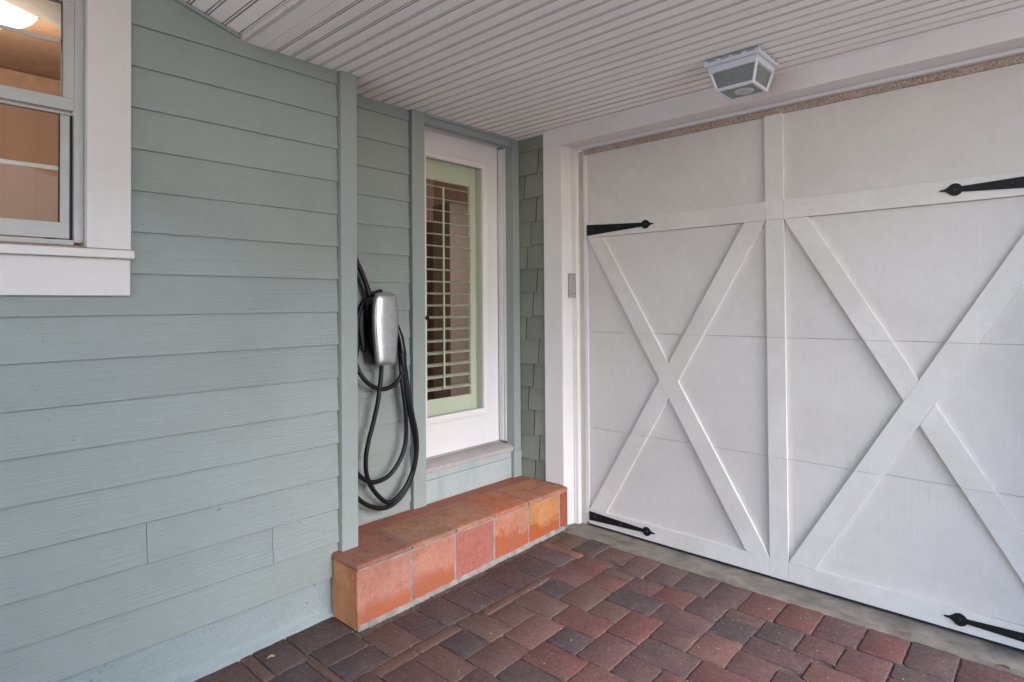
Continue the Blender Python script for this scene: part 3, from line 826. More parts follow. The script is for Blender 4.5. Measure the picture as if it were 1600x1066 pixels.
# ================================================================== shingle wall right of the door
YW = 3.248
shw = root('shingle_wall', (-1.1, 3.35, 0), 'green shingled wall that holds the garage door opening, narrow strip beside the door', 'wall')
box('wall_core', -2.925, -2.5155, YW + .020, YW + .136, -.1, 2.9, M_felt, shw, 0)
box('wall_core', .2205, 2.6, YW + .020, YW + .136, -.1, 2.9, M_felt, shw, 0)
box('wall_core', -2.515, .220, YW + .020, YW + .136, 2.62, 2.9, M_wood, shw, 0)
JX = [None, 840.7, 819.7, 837.6, 829, 823, 838, 831.5, 830.5, 821, 839.8, 831.4, 823.8, 832, 839.8, 832.6]
JX = [None, -2.727, -2.856, -2.746, -2.799, -2.835, -2.743, -2.783, -2.848, -2.733, -2.784, -2.831, -2.780, -2.733, -2.777]
def shingle(x0, x1, z0, z1, yf):
    k = random.uniform(-.0035, .0035); k2 = random.uniform(-.003, .003)
    sk = random.uniform(-.003, .003)
    v = [(x0 + sk, yf, z0 + k), (x1 + k2, yf, z0 + k + k2), (x1, yf + .016, z1), (x0, yf + .016, z1),
         (x0 + sk, yf + .014, z0 + k), (x1 + k2, yf + .014, z0 + k + k2), (x1, yf + .0215, z1), (x0, yf + .0215, z1)]
    f = [(0, 1, 2, 3), (4, 7, 6, 5), (0, 4, 5, 1), (1, 5, 6, 2), (2, 6, 7, 3), (3, 7, 4, 0)]
    mesh('shingle', v, f, M_shing, shw)
es = .168
shingle(-2.922, -2.6715, 2.598, 2.72, YW - .006)
for k in range(1, 15):
    zb = 2.598 - es * k; zt = zb + es + .02
    st = (.0, .010) if random.random() < .5 else (.010, .0)
    if k in (1, 2, 3, 4, 5): st = ((.0, .004), (.004, 0), (.0, -.006), (.012, 0), (0, .004))[k - 1]
    shingle(-2.922, JX[k] - .0045, zb - st[0], zt, YW - .006)
    shingle(JX[k] + .0045, -2.6715, zb - st[1], zt, YW - .006)
for k in range(0, 16):
    x = .372; zb = 2.598 - es * k
    while x < 2.55:
        wd = random.uniform(.1, .2); shingle(x + .002, min(2.6, x + wd), zb - random.uniform(0, .008), min(zb + es + .02, 2.72), YW - .006); x += wd + .003

# garage casing and stops
gf = root('garage_door_frame', (-1.16, 3.3, -.03), 'wide white casing around the garage door, flush under the porch ceiling', 'door frame')
XL, XR = -2.514, .205
box('casing', -2.670, XL, YW - .024 + .012, 3.384, .2725, 2.72, M_white, gf, .002)
box('casing', -2.5275, XL - .0003, YW - .011, 3.383, -.06, .2720, M_jamb, gf, .0015)
box('casing', XR, .36, YW - .012, 3.384, -.06, 2.72, M_white, gf, .002)
box('head_casing', XL + .0003, XR - .0003, YW - .0123, 3.384, 2.586, 2.72, M_white, gf, .002)
# brighter return board
box('return_board', XL - .0005, XL + .0035, YW - .0115, 3.3838, -.06, 2.5855, M_jamb, gf, .001)
box('stop', XL + .004, XL + .034, 3.360, 3.398, -.06, 2.565, M_jamb, gf, .003)
box('stop', XL + .0045, XL + .015, 3.352, 3.3595, -.06, 2.5645, M_jamb, gf, .003)
box('stop', XR - .034, XR - .0005, 3.360, 3.398, -.06, 2.565, M_jamb, gf, .003)
box('stop', XL + .004, XR - .0005, 3.3605, 3.398, 2.5655, 2.5855, M_jamb, gf, .003)
box('corner_filler', XL - .03, XL + .025, 3.3985, 3.412, 2.45, 2.64, M_white, gf, 0)
box('rough_strip', XL + .026, XL + .075, 3.3985, 3.420, -.02, 2.565, M_rustv, gf, 0)
box('rough_strip', XR - .072, XR - .026, 3.3985, 3.420, -.02, 2.565, M_rustv, gf, 0)
box('rough_strip', XL + .0755, XR - .0725, 3.3985, 3.420, 2.531, 2.5653, M_rust, gf, 0)

# ================================================================== garage door
gd = root('garage_door', (-1.16, 3.42, 0), 'white wooden carriage-style garage door with two big X braces and black strap hinges', 'garage door')
PX0, PX1, P0 = -2.442, .122, 3.405
LXe, RXe = -2.412, .094
SEAM = [-.008, .654, 1.310, 1.954, 2.531]
secs = []
for k in range(4):
    z0, z1 = SEAM[k] + (.0007 if k else .018), SEAM[k + 1] - .0007
    s = box('door_section', PX0 + .028, PX1 - .028, P0, P0 + .04, z0, z1, M_gpanel, gd, .001)
    secs.append(s)
    box('edge_strip', PX0, PX0 + .0275, P0 - .012, P0 + .03, z0, z1, M_jamb, s, .001)
    box('edge_strip', PX1 - .0275, PX1, P0 - .012, P0 + .03, z0, z1, M_jamb, s, .001)
box('bottom_seal', PX0 + .01, PX1 - .01, P0 + .012, P0 + .03, -.03, .003, M_rub, gd, 0)
box('door_backing', PX0 - .05, PX1 + .05, P0 + .046, P0 + .06, -.05, 2.62, M_dark, gd, 0)
TF = P0 - .018        # face of the trim boards
RB, RT0, RT1 = .103, 1.954, 2.058
SX0, SX1 = -1.209, -1.112
def clipz(poly, z0, z1):
    def cut(P, z, keep):
        out = []
        for i in range(len(P)):
            a, b_ = P[i], P[(i + 1) % len(P)]
            ia, ib = keep(a[1], z), keep(b_[1], z)
            if ia: out.append(a)
            if ia != ib:
                t = (z - a[1]) / (b_[1] - a[1]); out.append((a[0] + (b_[0] - a[0]) * t, z))
        return out
    P = cut(poly, z0, lambda q, z: q >= z)
    if len(P) >= 3: P = cut(P, z1, lambda q, z: q <= z)
    return P
def halfplane(poly, p, d, sgn):
    """part of the outline on one side of the line p + t d"""
    out = []
    def s(q): return sgn * (d[0] * (q[1] - p[1]) - d[1] * (q[0] - p[0]))
    for i in range(len(poly)):
        a, b_ = poly[i], poly[(i + 1) % len(poly)]
        sa, sb = s(a), s(b_)
        if sa >= 0: out.append(a)
        if (sa >= 0) != (sb >= 0):
            t = sa / (sa - sb); out.append((a[0] + (b_[0] - a[0]) * t, a[1] + (b_[1] - a[1]) * t))
    return out
def trim(name, poly, face=None, m=M_gtrim):
    fz = TF if face is None else face
    for k in range(4):
        P = clipz(poly, SEAM[k] + (.0005 if k else .002), SEAM[k + 1] - .0005)
        # drop doubles
        Q = []
        for q in P:
            if not Q or math.hypot(q[0] - Q[-1][0], q[1] - Q[-1][1]) > 1e-4: Q.append(q)
        if len(Q) > 2 and math.hypot(Q[0][0] - Q[-1][0], Q[0][1] - Q[-1][1]) < 1e-4: Q.pop()
        if len(Q) < 3: continue
        ar = abs(sum(Q[i][0] * Q[(i + 1) % len(Q)][1] - Q[(i + 1) % len(Q)][0] * Q[i][1] for i in range(len(Q)))) / 2
        if ar < 2e-4: continue
        prism(name, Q, 1, fz, P0 - .0003, m, secs[k], .0007)
def rect(x0, x1, z0, z1): return [(x0, z0), (x1, z0), (x1, z1), (x0, z1)]
trim('stile', rect(SX0, SX1, .003, 2.531))
g = .001
trim('rail', rect(LXe, SX0 - g, RT0, RT1)); trim('rail', rect(SX1 + g, RXe, RT0, RT1))
trim('rail', rect(LXe, SX0 - g, .004, RB)); trim('rail', rect(SX1 + g, RXe, .004, RB))
def xbrace(xa, xb, flip):
    t = .128; zb, zt = RB + g, RT0 - g
    A = [(xa, zt), (xa + t, zt), (xb, zb + .02), (xb, zb), (xb - t, zb)]         # top left to bottom right
    A = [(xa, zt), (xa + t - .01, zt), (xb, zb + .0), (xb - t, zb)]
    B = [(xb, zt), (xb - t + .01, zt), (xa, zb), (xa + t, zb)]
    top, under = (B, A) if flip else (A, B)
    trim('brace', top)
    # the other brace stops against it on both sides
    p1, p2 = top[0], top[3]; q1, q2 = top[1], top[2]
    d1 = (p2[0] - p1[0], p2[1] - p1[1]); d2 = (q2[0] - q1[0], q2[1] - q1[1])
    if not flip: trim('brace', halfplane(under, (p1[0] - g, p1[1]), d1, -1)); trim('brace', halfplane(under, (q1[0] + g, q1[1]), d2, 1))
    else: trim('brace', halfplane(under, (p1[0] + g, p1[1]), d1, 1)); trim('brace', halfplane(under, (q1[0] - g, q1[1]), d2, -1))
xbrace(LXe + .010, SX0 - g, False)
xbrace(SX1 + g, RXe - .004, True)
# strap hinges
def hinge(xb, xt, zm, hb, ht, sgn):
    """strap from xb (wide end) to the spear tip xt"""
    L = abs(xt - xb); s = 1 if xt > xb else -1
    up_ = [(0, hb / 2), (L - .085, ht / 2)]
    for k in range(9):
        a = math.pi * (.86 - k * .085); up_.append((L - .058 + .0285 * math.cos(a), .0285 * math.sin(a)))
    up_ += [(L - .030, .012), (L - .018, .005), (L, .0028)]
    P = [(xb + s * a, zm + b_) for a, b_ in up_] + [(xb + s * a, zm - b_) for a, b_ in reversed(up_)]
    if s < 0: P = P[::-1]
    h = prism('strap_hinge', P, 1, TF - .006, TF - .0004, M_black, gd, .0008)
    for dx in (L - .058, .045, L * .5):
        vv, ff = cyl((xb + s * dx, TF - .0061, zm), (0, -1, 0), .0085, .006, .0035, 12)
        mesh('screw_head', vv, ff, M_screw, h, True, sharp=40)
hinge(LXe + .004, -1.897, 2.005, .074, .026, 1)
hinge(LXe + .004, -1.910, .058, .060, .022, 1)
hinge(RXe + .01, -.418, 2.010, .074, .026, -1)
hinge(RXe + .01, -.428, .058, .060, .022, -1)

# keypad on the return of the casing
kp = root('keypad', (XL + .015, 3.345, 1.54), 'small grey garage keypad fixed to the white door jamb', 'keypad')
prism('keypad_case', [(XL + .004, 3.300), (XL + .004, 3.372), (XL + .010, 3.378), (XL + .022, 3.374), (XL + .026, 3.362), (XL + .026, 3.312), (XL + .022, 3.302), (XL + .010, 3.298)], 2, 1.545, 1.712, M_keypad, kp, .002, True, sharp=35)
box('keypad_cover_seam', XL + .0255, XL + .0268, 3.303, 3.371, 1.571, 1.5735, M_dark, kp, 0)

# ================================================================== tiled step
st = root('tiled_step', (-2.6, 2.4, -.04), 'terracotta tiled step under the glazed door, orange tiles with grey grout', 'step')
SF, STZ, SY0, SY1 = -2.480, .270, 1.606, 3.236
def slabs(name, pts):
    return pts
V, F = [], []
V, F = join([boxv(-2.92, SF - .0015, SY0 + .003, SY1, -.06, STZ - .0225), boxv(-2.92, SF - .006, SY0 + .006, SY1, STZ - .03, STZ - .0026),
             boxv(-2.60, SF + .0005, SY0 + .01, SY1, -.065, gz(2.4) - .001)])
mesh('mortar', V, F, M_grout, st)
# crumbly mortar fillet along the foot
v = []; n = 160
for i in range(n + 1):
    yy = SY0 + .06 + (3.19 - SY0 - .06) * i / n; g_ = gz(yy)
    w_ = .008 + .010 * (yy - SY0) / 1.6 + .007 * noise.noise(Vector((yy * 6, 0, 0)))
    for (dx, dz) in ((.0, .016), (.003, .012), (w_ * .6, .006), (w_, -.008)):
        v.append((SF + dx + random.uniform(-.003, .003), yy, g_ + dz + random.uniform(-.003, .003)))
f = [(i * 4 + k, i * 4 + k + 1, (i + 1) * 4 + k + 1, (i + 1) * 4 + k) for i in range(n) for k in range(3)]
mesh('mortar_fillet', v, f, M_grout, st, True)
FT = [((0.4321, 0.1972, 0.1459), (0.3624, 0.1428, 0.0961), (0.3485, 0.0986, 0.0398), .055, .02, .05),
      ((0.4182, 0.1904, 0.1326), (0.3624, 0.1428, 0.0961), (0.3206, 0.0884, 0.0365), .070, .025, .06),
      ((0.3624, 0.1326, 0.1028), (0.3206, 0.1088, 0.0829), None, 0, 0, 0),
      ((0.4461, 0.204, 0.1326), (0.3903, 0.1496, 0.0862), (0.3624, 0.0748, 0.0199), .125, .010, .16),
      ((0.474, 0.2244, 0.0862), (0.4182, 0.17, 0.0597), (0.3485, 0.068, 0.0146), .115, .012, .12),
      ((0.3136, 0.0884, 0.0464), (0.2788, 0.0748, 0.0398), None, 0, 0, 0)]
TY = [1.606, 1.924, 2.224, 2.531, 2.837, 3.150, 3.236]
def tile(x0, x1, y0, y1, z0, z1, m, bev=.004):
    v, f = boxv(x0, x1, y0, y1, z0, z1)
    me = bpy.data.meshes.new('t'); me.from_pydata(v, [], f); bm = bmesh.new(); bm.from_mesh(me)
    bmesh.ops.recalc_face_normals(bm, faces=bm.faces)
    bmesh.ops.bevel(bm, geom=list(bm.edges), offset=bev, segments=2, affect='EDGES', clamp_overlap=True)
    bm.verts.index_update(); V = [Vector(q.co) for q in bm.verts]; F = [[q.index for q in p.verts] for p in bm.faces]
    bm.free(); bpy.data.meshes.remove(me)
    V = [q + Vector(noise.noise_vector(q * 18)) * .0022 for q in V]
    return mesh('tile', V, F, m, st, True, sharp=60)
for k in range(6):
    a, b_, stn, sz, so_, wb = FT[k]
    m = terra('terracotta_front_%d' % k, a, b_, stn, sz, (so_ or .01) * 1.5, wb, .75)
    z0 = gz((TY[k] + TY[k + 1]) / 2) + .012
    tile(SF - .012, SF + random.uniform(-.001, .0015), TY[k] + (.0045 if k else -.0055), TY[k + 1] - .0045, z0 - .008, STZ - .0275, m, .003)
TT = [((0.3763, 0.1523, 0.1012), (0.2419, 0.1075, 0.0748)), ((0.3942, 0.2061, 0.1276), (0.2778, 0.1299, 0.0792)), ((0.4211, 0.2016, 0.1232), (0.3046, 0.1344, 0.0792)),
      ((0.4838, 0.1792, 0.0968), (0.3584, 0.1254, 0.066)), ((0.448, 0.1926, 0.11), (0.3226, 0.1299, 0.0748))]
TYt = [1.6005, 1.924, 2.224, 2.531, 2.837, 3.238]
for k in range(5):
    m = terra('terracotta_top_%d' % k, *TT[k], None, 0, .01, 0, .95)
    x0 = -2.788
    # bullnose front edge
    y0, y1 = TYt[k] + (.0058 if k else 0), TYt[k + 1] - .0058
    pr = [(x0, STZ - .020), (SF - .002, STZ - .0215), (SF + .002, STZ - .0205), (SF + .0045, STZ - .015), (SF + .0025, STZ - .007), (SF - .005, STZ - .002), (SF - .016, STZ), (x0, STZ)]
    if k == 0: # end of the step is rounded too
        v, f = [], []
        ys = [(y0 + .0, -.012, .35), (y0 + .004, -.005, .75), (y0 + .014, 0, 1), (y1, 0, 1)]
        for (yy, dz, sc_) in ys:
            for (x, z) in pr: v.append((x, yy, STZ - .0225 + (z - STZ + .0225) * sc_))
        n = len(pr)
        for i in range(3): f += [(i * n + q, i * n + (q + 1) % n, (i + 1) * n + (q + 1) % n, (i + 1) * n + q) for q in range(n)]
        f += [tuple(range(n)), tuple(range(3 * n, 4 * n))]
        f = f
        o = mesh('tile', [Vector(q) + Vector(noise.noise_vector(Vector(q) * 18)) * .0015 for q in v], f, m, st, True, sharp=50)
        # notch: the corner board stands on it, tile runs on to the left wall
    else:
        n_ = 10; v, f = [], []
        for i in range(n_ + 1):
            yy = y0 + (y1 - y0) * i / n_
            for (x, z) in pr: v.append((x, yy, z))
        n = len(pr)
        for i in range(n_): f += [(i * n + q, i * n + (q + 1) % n, (i + 1) * n + (q + 1) % n, (i + 1) * n + q) for q in range(n)]
        f += [tuple(range(n)), tuple(range(n_ * n, n_ * n + n))]
        mesh('tile', [Vector(q) + Vector(noise.noise_vector(Vector(q) * 14)) * .0018 for q in v], f, m, st, True, sharp=50)
m = terra('terracotta_back', (0.36, 0.13, 0.08), (0.30, 0.12, 0.075), None, 0, .01, 0, .6)
ty2 = [1.75, 2.05, 2.36, 2.66, 2.95, 3.238]
for a, b_ in zip(ty2[:-1], ty2[1:]): tile(-2.921, -2.797, a + .003, b_ - .003, STZ - .02, STZ - .0005, m, .003)
m = terra('terracotta_end', (0.60, 0.26, 0.11), (0.46, 0.17, 0.065), None, 0, .01, 0, .5)
tile(-2.690, SF - .014, SY0 - .006, SY0 + .006, gz(1.6) - .002, STZ - .026, m, .003)

# ================================================================== porch ceiling
ce = root('porch_ceiling', (0, 1.2, 2.7), 'off-white beadboard porch ceiling, flat part breaking into a rising slope', 'ceiling')
CZ = 2.6935
XA, XB = -2.948, 1.2
bw = .0744
PR = [(0, 0), (.0560, 0), (.0578, .0060), (.0606, .0060), (.0628, .0006), (.0655, -.0004), (.0682, .0006), (.0706, .0068), (.0744, .0068), (.0744, .011), (0, .011)]
bme = None
def board_mesh(name, L0, L1):
    me = bpy.data.meshes.new(name)
    n = len(PR); V = [(x, a, z) for x in (L0, L1) for a, z in PR]
    F = [tuple(range(n)), tuple(range(2 * n - 1, n - 1, -1))] + [(i, (i + 1) % n, (i + 1) % n + n, i + n) for i in range(n)]
    me.from_pydata(V, [], F)
    bm = bmesh.new(); bm.from_mesh(me); bmesh.ops.recalc_face_normals(bm, faces=bm.faces); bm.to_mesh(me); bm.free()
    me.materials.append(M_ceil); me.materials.append(M_groove)
    for p in me.polygons:
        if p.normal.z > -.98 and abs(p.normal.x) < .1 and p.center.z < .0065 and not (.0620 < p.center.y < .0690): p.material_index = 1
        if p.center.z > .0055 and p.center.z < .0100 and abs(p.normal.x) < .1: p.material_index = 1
    return me
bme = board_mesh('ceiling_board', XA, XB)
def place(me, y, z, ang, x=0):
    o = bpy.data.objects.new('ceiling_board', me); C.objects.link(o); o.parent = ce
    o.location = Vector((x, y, z)) - ORG[ce.name]; o.rotation_euler = (ang, 0, 0)
# bead of the first board stands at y = 1.323; its flat begins at 1.256
y = 1.323 - .0665
while y < YW - .01:
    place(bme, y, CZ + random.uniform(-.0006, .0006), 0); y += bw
box('ceiling_board', XA, XB, 1.1805, y - bw * 0 - (y - (1.323 - .0665)) - .0012, CZ - .0002, CZ + .011, M_ceil, ce, .001)
prism('ceiling_nosing', [(1.1555, CZ + .030), (1.1555, CZ + .003), (1.158, CZ - .002), (1.176, CZ - .002), (1.179, CZ), (1.179, CZ + .02)], 0, XA, XB, M_ceild, ce)
sl = math.atan(.28)
y, z = 1.153 + .0060, CZ + .0245
k = 0
smd = bme
while k < 26:
    s = bw * (k)
    # boards run back towards the street and upwards: mirrored profile
    o = bpy.data.objects.new('ceiling_board', bme); C.objects.link(o); o.parent = ce
    yy = 1.1545 - (s + bw - .004) * math.cos(sl); zz = CZ + .022 + (s + bw - .004) * math.sin(sl)
    o.location = Vector((0, yy, zz)) - ORG[ce.name]; o.rotation_euler = (-sl, 0, 0)
    k += 1
yE = 1.1545 - bw * 26 * math.cos(sl); zE = CZ + .022 + bw * 26 * math.sin(sl)
NB = 26  # far slope is out of view, added to close the front to the sky
for k in range(NB):
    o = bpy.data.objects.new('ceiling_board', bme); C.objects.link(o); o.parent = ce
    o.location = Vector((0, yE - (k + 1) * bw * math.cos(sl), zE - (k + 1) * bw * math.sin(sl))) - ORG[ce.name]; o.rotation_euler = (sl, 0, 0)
yF, zF = yE - NB * bw * math.cos(sl), zE - NB * bw * math.sin(sl)
prism('ceiling_deck', [(YW + .14, CZ + .02), (1.15, CZ + .035), (yE, zE + .02), (yF, zF + .02), (yF, zF + .16), (yE, zE + .16), (1.15, CZ + .30), (YW + .14, CZ + .16)], 0, -3.6, XB + .1, M_wood, ce)
box('fascia', -3.6, XB + .1, yF - .025, yF - .001, zF - .12, zF + .18, M_white, ce, .002)
# cove strip along the left wall under the slope
prism('rake_moulding', [(1.150, CZ + .0185), (1.150, CZ + .006), (.60, CZ + .006 + .55 * .28), (.60, CZ + .0185 + .55 * .28)], 0, -2.7150, -2.690, M_trimg, ce)

# unseen wall added beside the camera to keep light off the left siding
sw = root('added_shade_wall', (1.27, -.9, -.2), 'short blue-green sided wall, added out of view beside the camera to shade the left wall', 'wall')
box('wall_core', 1.20, 1.34, -2.7, .75, -.2, 2.69, M_wood, sw, 0)
for i in range(17):
    zb = -.1 + .165 * i
    prism('siding_plank', [(1.176, zb), (1.190, zb + .165), (1.1995, zb + .165), (1.1995, zb)], 1, -2.7, .74, M_side, sw)
box('corner_board', 1.17, 1.36, .7505, .775, -.2, 2.69, M_trimg, sw, .002)

# ------------------------------------------------------------------ flush lamp
lx, ly = -1.156, 2.940
lp = root('ceiling_lantern', (lx, ly, CZ), 'white boxy lantern with grey glass panes, unlit, screwed to the porch ceiling', 'lamp')
hx, hy = .136, .128
box('mounting_gap', lx - hx + .008, lx + hx - .008, ly - hy + .008, ly + hy - .008, CZ - .006, CZ - .0005, M_dark, lp, 0)
def frus(name, z1, a1, b1, z0, a0, b0, m, par, bev=.001):
    v = [(lx - a0, ly - b0, z0), (lx + a0, ly - b0, z0), (lx + a0, ly + b0, z0), (lx - a0, ly + b0, z0), (lx - a1, ly - b1, z1), (lx + a1, ly - b1, z1), (lx + a1, ly + b1, z1), (lx - a1, ly + b1, z1)]
    f = [(0, 3, 2, 1), (4, 5, 6, 7), (0, 1, 5, 4), (1, 2, 6, 5), (2, 3, 7, 6), (3, 0, 4, 7)]
    if bev: v, f = chamfer(v, f, bev)
    return mesh(name, v, f, m, par)
rim = frus('canopy_rim', CZ - .0055, hx, hy, CZ - .034, hx, hy, M_lampm, lp, .002)
frus('canopy_rim', CZ - .0345, hx - .014, hy - .014, CZ - .052, hx - .016, hy - .016, M_lampm, lp, .002)
for i in range(4):
    a = -.093 + i * .062
    box('vent_slot', lx + a - .021, lx + a + .021, ly - hy - .0006, ly - hy + .002, CZ - .0155, CZ - .0120, M_dark, rim, 0)
    box('vent_slot', lx + hx - .002, lx + hx + .0006, ly + a * .95 - .020, ly + a * .95 + .020, CZ - .0155, CZ - .0120, M_dark, rim, 0)
vv, ff = cyl((lx - .01, ly - hy + .013, CZ - .043), (0, -1, 0), .006, .004, .010, 12); mesh('thumb_screw', vv, ff, M_lampm, lp, True, sharp=40)
zT, zB = CZ - .0525, CZ - .150
tx, ty_, bx, by = hx - .017, hy - .017, .092, .088
def lpnt(sx, sy, t, ins=0):   # t=0 top 1 bottom
    return Vector((lx + sx * (tx + (bx - tx) * t - ins), ly + sy * (ty_ + (by - ty_) * t - ins), zT + (zB - zT) * t))
def bar(a, b_, w_, par, m=M_lampm, name='cage_bar'):
    d = (b_ - a).normalized(); s = d.cross(Vector((0, 0, 1)))
    if s.length < .1: s = Vector((1, 0, 0))
    s.normalize(); u = s.cross(d)
    v = [p + s * i * w_ / 2 + u * j * w_ / 2 for p in (a, b_) for j in (-1, 1) for i in (-1, 1)]
    v, f = chamfer(v, [(0, 2, 3, 1), (4, 5, 7, 6), (0, 1, 5, 4), (2, 6, 7, 3), (0, 4, 6, 2), (1, 3, 7, 5)], .001)
    return mesh(name, v, f, m, par)
cs = [(-1, -1), (1, -1), (1, 1), (-1, 1)]
for i in range(4):
    a, b_ = cs[i], cs[(i + 1) % 4]
    bar(lpnt(*a, 0, .004), lpnt(*a, 1, .004), .012, lp)
    bar(lpnt(*a, .97, .005), lpnt(*b_, .97, .005), .014, lp)
    bar(lpnt(*a, .05, .004), lpnt(*b_, .05, .004), .016, lp)
    q = [lpnt(*a, 0, .008), lpnt(*b_, 0, .008), lpnt(*b_, .98, .008), lpnt(*a, .98, .008)]
    cc = Vector((lx, ly, zT)); nrm = (q[1] - q[0]).cross(q[2] - q[0]).normalized() * .002
    v = q + [x + nrm for x in q]
    mesh('pane', v, [(0, 1, 2, 3), (4, 7, 6, 5), (0, 4, 5, 1), (1, 5, 6, 2), (2, 6, 7, 3), (3, 7, 4, 0)], M_frost, lp)
box('bottom_pane', lx - bx + .008, lx + bx - .008, ly - by + .008, ly + by - .008, zB - .001, zB + .002, M_frost, lp, 0)
v, f = cyl((lx + .010, ly + .004, zB - .0012), (0, 0, -1), .046, .042, .004, 28); ln_ = mesh('lens_ring', v, f, M_lens, lp, True, sharp=40)
v, f = cyl((lx + .010, ly + .004, zB - .0053), (0, 0, -1), .030, .028, .002, 24); mesh('lens', v, f, M_silver, ln_, True, sharp=40)

# ================================================================== wall charger
ch = root('wall_charger', (-2.9, 1.98, 1.17), 'silver-faced black car charging station with thick coiled cable on the siding', 'car charger')
YC_, ZC_ = 1.993, 1.168
def outline(sy, sz, n=10, top_r=.03):
    """shield outline around the centre line, 0.405 high"""
    H = .405
    prof = [(0, .052), (.004, .060), (.02, .0655), (.10, .0735), (.20, .082), (.27, .0835), (.33, .080), (.37, .0735), (.39, .066), (.400, .052), (.405, .030)]
    P = [(YC_ + w_ * sy, ZC_ + H / 2 + (z - H / 2) * sz) for z, w_ in prof] + [(YC_ - w_ * sy, ZC_ + H / 2 + (z - H / 2) * sz) for z, w_ in reversed(prof)]
    return P
def loft(name, rings, m, par, caps=(True, True), sharp=35):
    n = len(rings[0][1]); V = []; F = []
    for x, P in rings:
        for (y, z) in P: V.append((x, y, z))
    for k in range(len(rings) - 1):
        for i in range(n): F.append((k * n + i, k * n + (i + 1) % n, (k + 1) * n + (i + 1) % n, (k + 1) * n + i))
    if caps[0]: F.append(tuple(range(n)))
    if caps[1]: F.append(tuple(range((len(rings) - 1) * n, len(rings) * n)))
    return mesh(name, V, F, m, par, True, sharp=sharp)
loft('housing', [(-2.9235, outline(.80, .84)), (-2.905, outline(.92, .92)), (-2.87, outline(.98, .97)), (-2.835, outline(.99, .99)), (-2.800, outline(.99, .995))], M_gloss, ch)
loft('cable_cleat', [(-2.918, outline(1.10, .62)), (-2.912, outline(1.18, .66)), (-2.900, outline(1.18, .66)), (-2.894, outline(1.05, .62))], M_rub, ch)
loft('faceplate', [(-2.7995, outline(1.0, 1.0)), (-2.790, outline(1.0, 1.0)), (-2.781, outline(.95, .985)), (-2.774, outline(.80, .95)), (-2.769, outline(.55, .88)), (-2.767, outline(.25, .75))], M_silver, ch, sharp=60)
M_led = plain('green_led', (.12, .42, .2), .4, emit=(.15, 1, .35), es=.12)
box('status_light', -2.7672, -2.7652, YC_ + .016, YC_ + .0175, 1.330, 1.342, M_led, ch, 0)
# lettering near the top of the faceplate
def letters(s, y0, z0, h, x, m, par):
    G = {'T': [((0, 1), (1, 1)), ((.5, 0), (.5, .78))], 'E': [((0, 1), (1, 1)), ((0, .5), (1, .5)), ((0, 0), (1, 0))],
         'S': [((0, 1), (1, 1)), ((0, 1), (0, .5)), ((0, .5), (1, .5)), ((1, .5), (1, 0)), ((0, 0), (1, 0))], 'L': [((0, 1), (0, 0)), ((0, 0), (1, 0))],
         'A': [((0, 1), (1, 1)), ((0, .6), (0, 0)), ((1, .6), (1, 0)), ((0, .5), (1, .5))]}
    y = y0; parts = []
    for c in s:
        for (a, b_) in G[c]:
            t = h * .16
            ya, yb = y + min(a[0], b_[0]) * h * .9, y + max(a[0], b_[0]) * h * .9
            za, zb = z0 + min(a[1], b_[1]) * h, z0 + max(a[1], b_[1]) * h
            parts.append(boxv(x - .006, x, ya - t / 2, yb + t / 2, za - t / 2, zb + t / 2))
        y += h * 1.65
    V, F = join(parts); mesh('lettering', V, F, m, par)
letters('TESLA', YC_ - .036, 1.478, .010, -2.7685, plain('lettering_grey', (.80, .80, .80), .3, .3), ch)
# small printed lines on the black side
parts = []
for i in range(9):
    parts.append(boxv(-2.872 + .0, -2.866, YC_ - .0795, YC_ - .0755, 1.225 + i * .014, 1.229 + i * .014))
X1 = -2.838
def W(px, py, x=X1):
    """point of the vertical plane x seen at that spot; used to type in the measured run of the hose"""
    d = right * ((px - 800) / 938.79) - up * ((py - 463.62) / 938.79) + fwd
    t = x / d.x
    return Vector((0, 0, 1.5)) + d * t
def hose(pts, r, name='cable', m=M_cable):
    P = [W(*p) for p in pts]
    v, f = tube(P, r, 12, 6); return mesh(name, v, f, m, ch, True)
RC = .0127
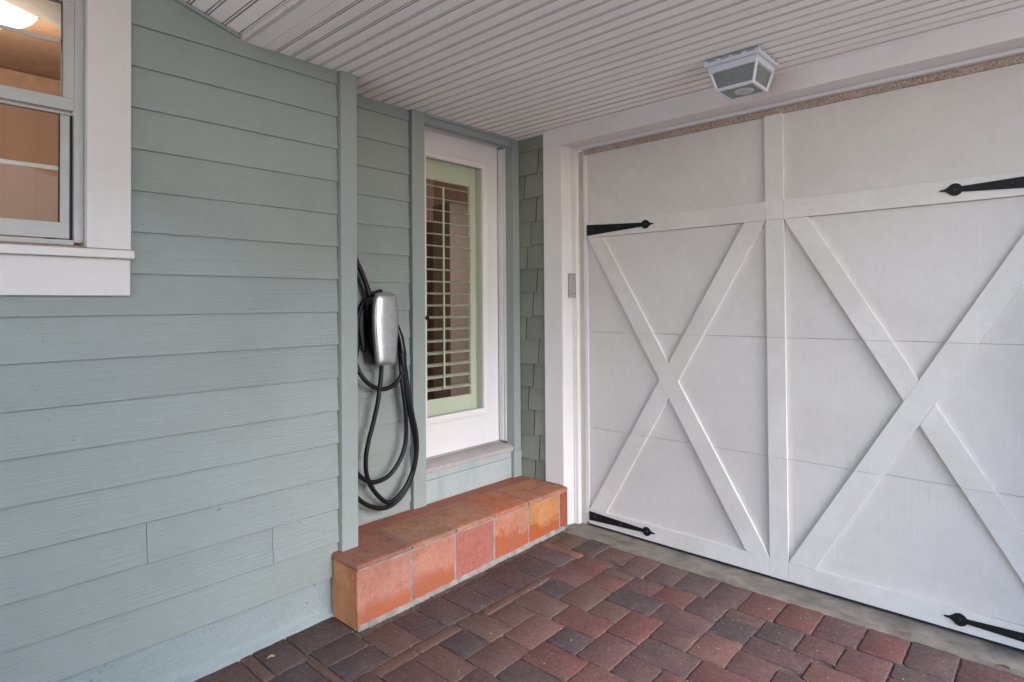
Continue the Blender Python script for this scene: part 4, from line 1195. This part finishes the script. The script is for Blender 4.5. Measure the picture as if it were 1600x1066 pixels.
# supply whip coming down from behind the corner board
hose([(530, 360, -2.885), (547, 388, -2.885), (560, 415, -2.885), (570, 438, -2.88), (577, 462, -2.87), (581, 480, -2.86)], .014, 'supply_conduit')
hose([(535, 398, -2.905), (552, 418, -2.905), (562, 440, -2.90), (571, 462, -2.89), (578, 485, -2.885)], .0085, 'supply_conduit')
# charging cable: out of the bottom, long loop, up behind the right side
hose([(596, 566, -2.845), (595.5, 585, -2.845), (593.5, 605, -2.84), (590, 630, -2.835), (583, 662), (575, 693), (571.5, 718), (573, 742), (581, 762), (594, 778), (606, 785), (618, 780), (633, 762), (644, 738), (649.5, 712), (648, 684), (642, 655), (637, 625), (633, 595), (629, 565), (624, 535, -2.86), (618, 505, -2.885), (606, 480, -2.895)], RC)
hose([(553, 470, -2.905), (551, 505, -2.89), (552, 545, -2.875), (557, 571, -2.86), (566, 589, -2.845), (579, 602), (594, 608), (608, 606), (620, 597), (628.5, 582, -2.84), (632, 562, -2.855), (630, 540, -2.875), (622, 515, -2.895), (612, 495, -2.90)], RC)
hose([(596, 455, -2.905), (578, 462, -2.905), (564, 480, -2.905), (558, 510, -2.905), (558, 545, -2.90), (552, 580, -2.88), (546, 625, -2.86), (543, 670, -2.85), (545, 710), (552, 731), (562, 744), (578, 753), (593, 751.5), (608, 743), (621, 726), (630, 706), (634.5, 682), (634.5, 655), (632, 628), (628.5, 600), (626, 570, -2.85), (624, 540, -2.87)], RC)
hose([(550, 600, -2.885), (540, 650, -2.87), (538, 710, -2.86), (543, 748, -2.85), (553, 772), (568, 786), (584, 793), (598, 794), (613, 789), (628, 775), (641, 752), (648.5, 725, -2.83), (651.5, 700, -2.825), (650, 675, -2.825), (645, 650, -2.825), (640, 622, -2.83), (635.5, 592, -2.835), (631, 560, -2.85)], RC)
# connector handle hung at the right of the station
hose([(616, 500, -2.88), (621, 515, -2.87), (625, 530, -2.86), (628, 548, -2.85), (631, 570, -2.843), (634, 592, -2.835)], [.014, .019, .024, .022, .017, .0125], 'connector_handle', M_gloss)
